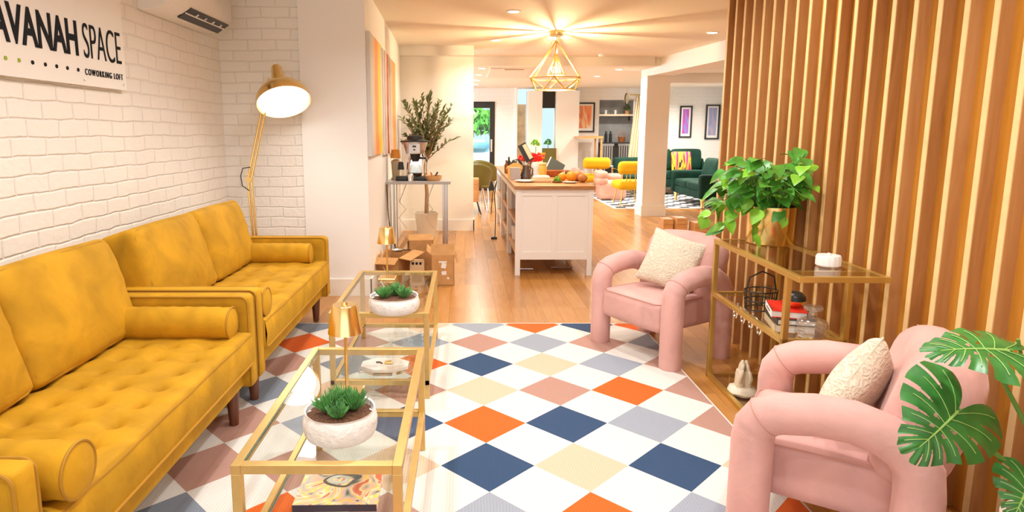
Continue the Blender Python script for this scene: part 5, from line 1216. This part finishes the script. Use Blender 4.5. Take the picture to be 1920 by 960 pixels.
# framed pictures
def picture(x0, x1, z0, z1, y_, stops, label, i, group='framed prints on the far brick wall'):
    t = thing('framed_print', label, 'picture', ((x0+x1)/2, y_, z0), 0, group); w_, h_ = x1-x0, z1-z0; f_ = .035
    bm = B(); box(bm, -w_/2, w_/2, -.03, 0, 0, f_); box(bm, -w_/2, w_/2, -.03, 0, h_-f_, h_); box(bm, -w_/2, -w_/2+f_, -.03, 0, f_, h_-f_); box(bm, w_/2-f_, w_/2, -.03, 0, f_, h_-f_); obj('frame', bm, M['black'], t, smooth=False)
    bm = B(); box(bm, -w_/2+f_, w_/2-f_, -.012, 0, f_, h_-f_); obj('mat_board', bm, M['paper'], t, smooth=False)
    k = .075; bm = B(); box(bm, -w_/2+k, w_/2-k, -.015, -.012, k*1.3, h_-k); obj('artwork', bm, artwork('print_%d' % i, 'X', stops, 3.5, 1.8, .35), t, smooth=False)
picture(5.20, 5.50, 1.29, 2.05, FY, [(.3, (.75, .02, .25)), (.45, (.50, .10, .55)), (.55, (.25, .25, .65)), (.65, (.85, .25, .10))], 'framed print in magenta and purple on the far brick wall, left of the pair', 1)
picture(5.83, 6.17, 1.25, 2.08, FY, [(.3, (.25, .30, .60)), (.5, (.35, .38, .62)), (.62, (.80, .40, .12)), (.7, (.02, .35, .25))], 'framed print in blue violet over green on the far brick wall, right of the pair', 2)
picture(2.60, 3.14, 1.42, 2.13, FY, [(.3, (.80, .16, .18)), (.45, (.85, .30, .12)), (.55, (.85, .55, .30)), (.66, (.85, .80, .75))], 'framed print in red and orange beside the kitchen opening', 3)
# tall table and stools
t = thing('bar_table', 'narrow light wood bar table below the red and orange print', 'table', (2.72, 14.45, 0))
bm = B(); box(bm, -.10, .42, 0, .80, 1.28, 1.33); obj('tabletop', bm, M['oak'], t, smooth=False)
for x, yv in ((.37, .02), (.37, .7)): bm = B(); box(bm, x, x+.04, yv, yv+.04, 0, 1.28); obj('leg', bm, M['oak'], t, smooth=False)
for i, x in enumerate((3.40, 3.80)):
    t = thing('bar_stool', ('grey slatted bar stool at the left of the dark kitchen counter', 'grey slatted bar stool at the right of the dark kitchen counter')[i], 'stool', (x, 15.0, 0), 0, 'slatted stools at the kitchen counter')
    bm = B()
    for k in range(5): box(bm, -.13+k*.055, -.10+k*.055, .12, .14, .62, 1.12)
    box(bm, -.15, .15, .115, .145, 1.10, 1.15); obj('backrest', bm, pbr('grey_metal', (.40, .40, .42), .4, .6), t, smooth=False)
    bm = solid(.32, .30, .04, .015, 4); xform(bm, (0, 0, .62)); obj('seat', bm, M['steel'], t)
    for sx in (-1, 1):
        for sy in (-1, 1): bm = B(); tube(bm, [(sx*.11, sy*.11, .60), (sx*.16, sy*.16, 0)], .014, 8); obj('leg', bm, M['steel'], t)
t = thing('kitchen_counter', 'dark kitchen counter inside the opening in the far wall', 'counter', (3.3, 16.6, 0))
bm = B(); box(bm, 0, 1.6, 0, .6, 1.12, 1.16); obj('worktop', bm, pbr('dark_stone', (.05, .05, .05), .3), t, smooth=False)
bm = B(); box(bm, .02, 1.58, .05, .6, .08, 1.12); obj('cabinet', bm, pbr('dark_cabinet', (.03, .025, .022), .5), t, smooth=False)
for k in range(3): bm = B(); box(bm, .06+k*.52, .54+k*.52, .03, .05, .14, 1.06); obj('door', bm, pbr('dark_door', (.05, .04, .035), .4), t, smooth=False)
t = thing('kitchen_shelf', 'floating wooden shelf holding glasses in the kitchen opening', 'shelf', (3.4, 17.1, 1.85))
bm = B(); box(bm, 0, 1.2, 0, .3, 0, .05); obj('board', bm, pbr('pale_shelf', (.75, .58, .40), .5), t, smooth=False)
for s in (.1, 1.05): bm = B(); box(bm, s, s+.03, .25, .3, -.12, 0); obj('bracket', bm, M['black'], t, smooth=False)
SHL = ['first cup from the left on the kitchen shelf', 'second item, a glass, from the left on the kitchen shelf', 'third from the left, a white cup on the kitchen shelf', 'fourth from the left, a glass on the kitchen shelf', 'fifth from the left, a white cup on the kitchen shelf', 'last glass before the plant on the kitchen shelf']
for k in range(6): tag(obj('drinking_glass', Lt([(.0001, 0), (.03, 0), (.036, .11), (.033, .11), (.027, .006)], 16), M['glass2'] if k % 2 else M['plain_ceramic'], None, (3.52+k*.13, 17.2, 1.9005)), SHL[k], 'glass', 'glasses on the kitchen shelf')
small('shelf_plant', 'small dark plant at the right end of the kitchen shelf', 'plant', (4.35, 17.2, 1.9005), [('pot', Lt([(.0001, 0), (.05, 0), (.06, .1), (.055, .1)], 16), M['oak']), ('foliage', xform(blob_plant(60, .11, .07, (0, 0, 0), random.Random(5)), (0, 0, .15)), M['leaf_olive'])])
for i, x in enumerate((3.72, 3.84)):
    small('black_bottle', ('black bottle on the dark kitchen counter, left of two', 'black bottle on the dark kitchen counter, right of two')[i], 'bottle', (x, 16.8, 1.1605), [('body', Lt([(.0001, 0), (.04, 0), (.04, .2), (.02, .24), (.02, .29), (.0001, .29)], 16), M['black']), ('cap', Lt([(.021, .29), (.021, .32), (.0001, .32)], 12), M['steel'])], group='black bottles on the kitchen counter')
small('counter_basket', 'brown basket on the dark kitchen counter beside the black bottles', 'basket', (4.15, 16.85, 1.1605), [('basket', Lt([(.0001, 0), (.08, 0), (.10, .14), (.09, .14), (.07, .01)], 18), WICK), ('handle', Tb([(-.09, 0, .13), (-.05, 0, .24), (.05, 0, .24), (.09, 0, .13)], .008), WICK)])
# curtain by the kitchen
t = thing('cream_curtain', 'long cream curtain hanging beside the kitchen opening', 'curtain', (3.86, 14.7, 0))
bm = B(); nU, nV = 60, 20; g_ = []
for i in range(nU+1):
    u = i/nU; r_ = []
    for j in range(nV+1):
        v = j/nV; xl = -.15+.21*v; x = xl+(.36-xl)*u; r_.append(bm.verts.new((x, .05*math.sin(u*46)*(1-.3*v), .05+2.20*v)))
    g_.append(r_)
for i in range(nU):
    for j in range(nV): bm.faces.new((g_[i][j], g_[i+1][j], g_[i+1][j+1], g_[i][j+1]))
obj('fabric', bm, pbr('cream_curtain_fabric', (.84, .74, .52), .8), t, solidify=.004)
bm = B(); tube(bm, [(-.1, 0, 2.27), (.45, 0, 2.27)], .015, 8); obj('rod', bm, M['brass'], t)
t = thing('round_wall_lamp', 'round wall lamp on a bracket arm above the kitchen opening', 'lamp', (3.82, 15.2, 2.2))
bm = B(); lathe(bm, [(.0001, -.03), (.10, -.03), (.12, 0), (.10, .03), (.0001, .03)], 24, m=Euler((R(90), 0, R(60))).to_matrix()); obj('disc', bm, pbr('glass_disc', (.72, .62, .42), .3), t)
bm = B(); tube(bm, [(.125*math.cos(a_)*.5, .125*math.cos(a_)*.87, .125*math.sin(a_)) for a_ in [2*math.pi*k/24 for k in range(24)]], .012, 6, closed=True); obj('rim', bm, M['black_metal'], t)
bm = B(); tube(bm, [(.08, 0, 0), (.45, 0, -.06), (.5, .1, -.10)], .010, 8); tube(bm, [(.02, 0, .1), (.02, 0, .27)], .008, 8); obj('arm', bm, M['brass'], t)

# ---- dining corner, seen past the corridor wall
t = thing('dining_table', 'white topped dining table beyond the corridor wall', 'table', (-.98, 13.6, 0))
bm = solid(2.0, .9, .04, .015, 4); xform(bm, (0, 0, .74)); obj('tabletop', bm, M['white_paint'], t)
for sx in (-.85, .85):
    for sy in (-.35, .35): bm = B(); box(bm, sx-.025, sx+.025, sy-.025, sy+.025, 0, .72); obj('leg', bm, M['oak'], t, smooth=False)
def shell_chair(loc, rz, label):
    t = thing('shell_chair', label, 'chair', loc, rz, 'olive shell dining chairs')
    bm = B(); rings = []
    for i in range(13):
        v = i/12; rw = []
        for j in range(21):
            a_ = R(-90+180*j/20)*1.15; h = .44+.42*v*(1-.12*abs(math.sin(a_))**2)
            h = .44+(.42*math.cos(a_*.72)**.8)*v
            rr = .22+.05*v; rw.append(bm.verts.new((rr*math.sin(a_)*1.1, rr*math.cos(a_)*.95, h)))
        rings.append(rw)
    for i in range(12):
        for j in range(20): bm.faces.new((rings[i][j], rings[i][j+1], rings[i+1][j+1], rings[i+1][j]))
    obj('shell', bm, M['olive'], t, solidify=.018)
    bm = solid(.44, .42, .05, .02, 5); xform(bm, (0, 0, .44)); obj('seat', bm, M['olive'], t)
    for sx in (-1, 1):
        for sy in (-1, 1): bm = B(); tube(bm, [(sx*.12, sy*.12, .42), (sx*.20, sy*.20, 0)], .011, 8); obj('leg', bm, M['steel'], t)
    return t
shell_chair((.20, 11.6, 0), R(185), 'olive green shell chair nearest the corridor wall corner')
shell_chair((.42, 13.2, 0), R(150), 'olive green shell chair partly hidden behind the nearer olive one')
small('wooden_cabinet', 'small honey coloured wooden cabinet on slim legs beside the corridor wall end', 'cabinet', (.02, 11.1, 0), [('body', Bx(-.30, .22, -.2, .2, .22, .62), M['oak']), ('door', Bx(-.28, .20, -.215, -.2, .24, .60), M['oak']), ('leg', Tb([(.19, -.17, .22), (.26, -.20, 0)], .012), M['black_metal']), ('leg', Tb([(-.25, -.17, .22), (-.28, -.20, 0)], .012), M['black_metal']), ('leg', Tb([(.19, .17, .22), (.24, .19, 0)], .012), M['black_metal']), ('leg', Tb([(-.25, .17, .22), (-.28, .2, 0)], .012), M['black_metal'])])
small('paper_stack', 'white boxes stacked on the dining table by the garden door', 'box', (-.25, 13.6, .7605), [('box', Bx(-.16, .22, -.1, .1, 0, .13), M['paper']), ('lid', Bx(-.17, .23, -.11, .11, .13, .16), M['white_paint'])])
# planters by rear window
small('window_planter', 'olive box planter with a small tree on the rear window sill', 'plant', (2.02, 15.30, .70), [('box', Bx(-.15, .17, -.08, .08, 0, .34), M['olive']), ('foliage', xform(blob_plant(60, .09, .07, (0, 0, 0), random.Random(5)), (-.02, 0, .47)), M['leaf']), ('stem', Tb([(-.02, 0, .3), (-.02, 0, .44)], .01), M['bark'])])
small('potted_stem_plant', 'slim single stemmed plant standing in front of the pillar behind the islands', 'plant', (1.35, 12.2, 0), [('pot', Lt([(.0001, 0), (.12, 0), (.15, .3), (.14, .3)]), M['plain_ceramic']), ('stem', Tb([(0, 0, .28), (.01, 0, 1.15)], .008), M['stem']), ('foliage', xform(blob_plant(40, .08, .07, (0, 0, 0), random.Random(15)), (0, 0, 1.20)), M['leaf_lime'])])
t = thing('smoke_detector', 'small round white detector on the ceiling beam right of the pendant', 'detector', (2.1, 9.95, 2.6))
bm = B(); lathe(bm, [(.0001, -.03), (.05, -.03), (.06, 0)], 24); obj('body', bm, M['white_paint'], t)
t = thing('ceiling_hatch', 'pale rectangular access panel with a vent slot in the rear ceiling', 'panel', (.78, 11.6, 2.468))
bm = B(); box(bm, -.36, .36, -.9, .9, -.012, 0); obj('panel', bm, pbr('hatch_paint', (.80, .70, .60), .7), t, smooth=False)
bm = B(); box(bm, -.12, .20, -.85, -.78, -.02, -.012); obj('vent', bm, pbr('vent_brown', (.40, .28, .16), .6), t, smooth=False)
# low wooden boxes on the floor behind the far armchair
for i, (x, y_, w_, h_, lb) in enumerate(((2.98, 9.25, .14, .16, 'small wooden crate on the floor behind the far armchair, left one'), (3.15, 9.15, .15, .19, 'taller wooden crate on the floor behind the far armchair'), (3.38, 9.0, .2, .14, 'low wooden crate at the right, beside the slatted wall edge'))):
    small('wooden_crate', lb, 'crate', (x, y_, 0), [('body', Bx(-w_/2, w_/2, -.12, .12, 0, h_), M['oak']), ('slat', Bx(-w_/2-.004, w_/2+.004, -.126, -.12, h_*.55, h_*.8), M['card'])], group='wooden crates behind the armchair')
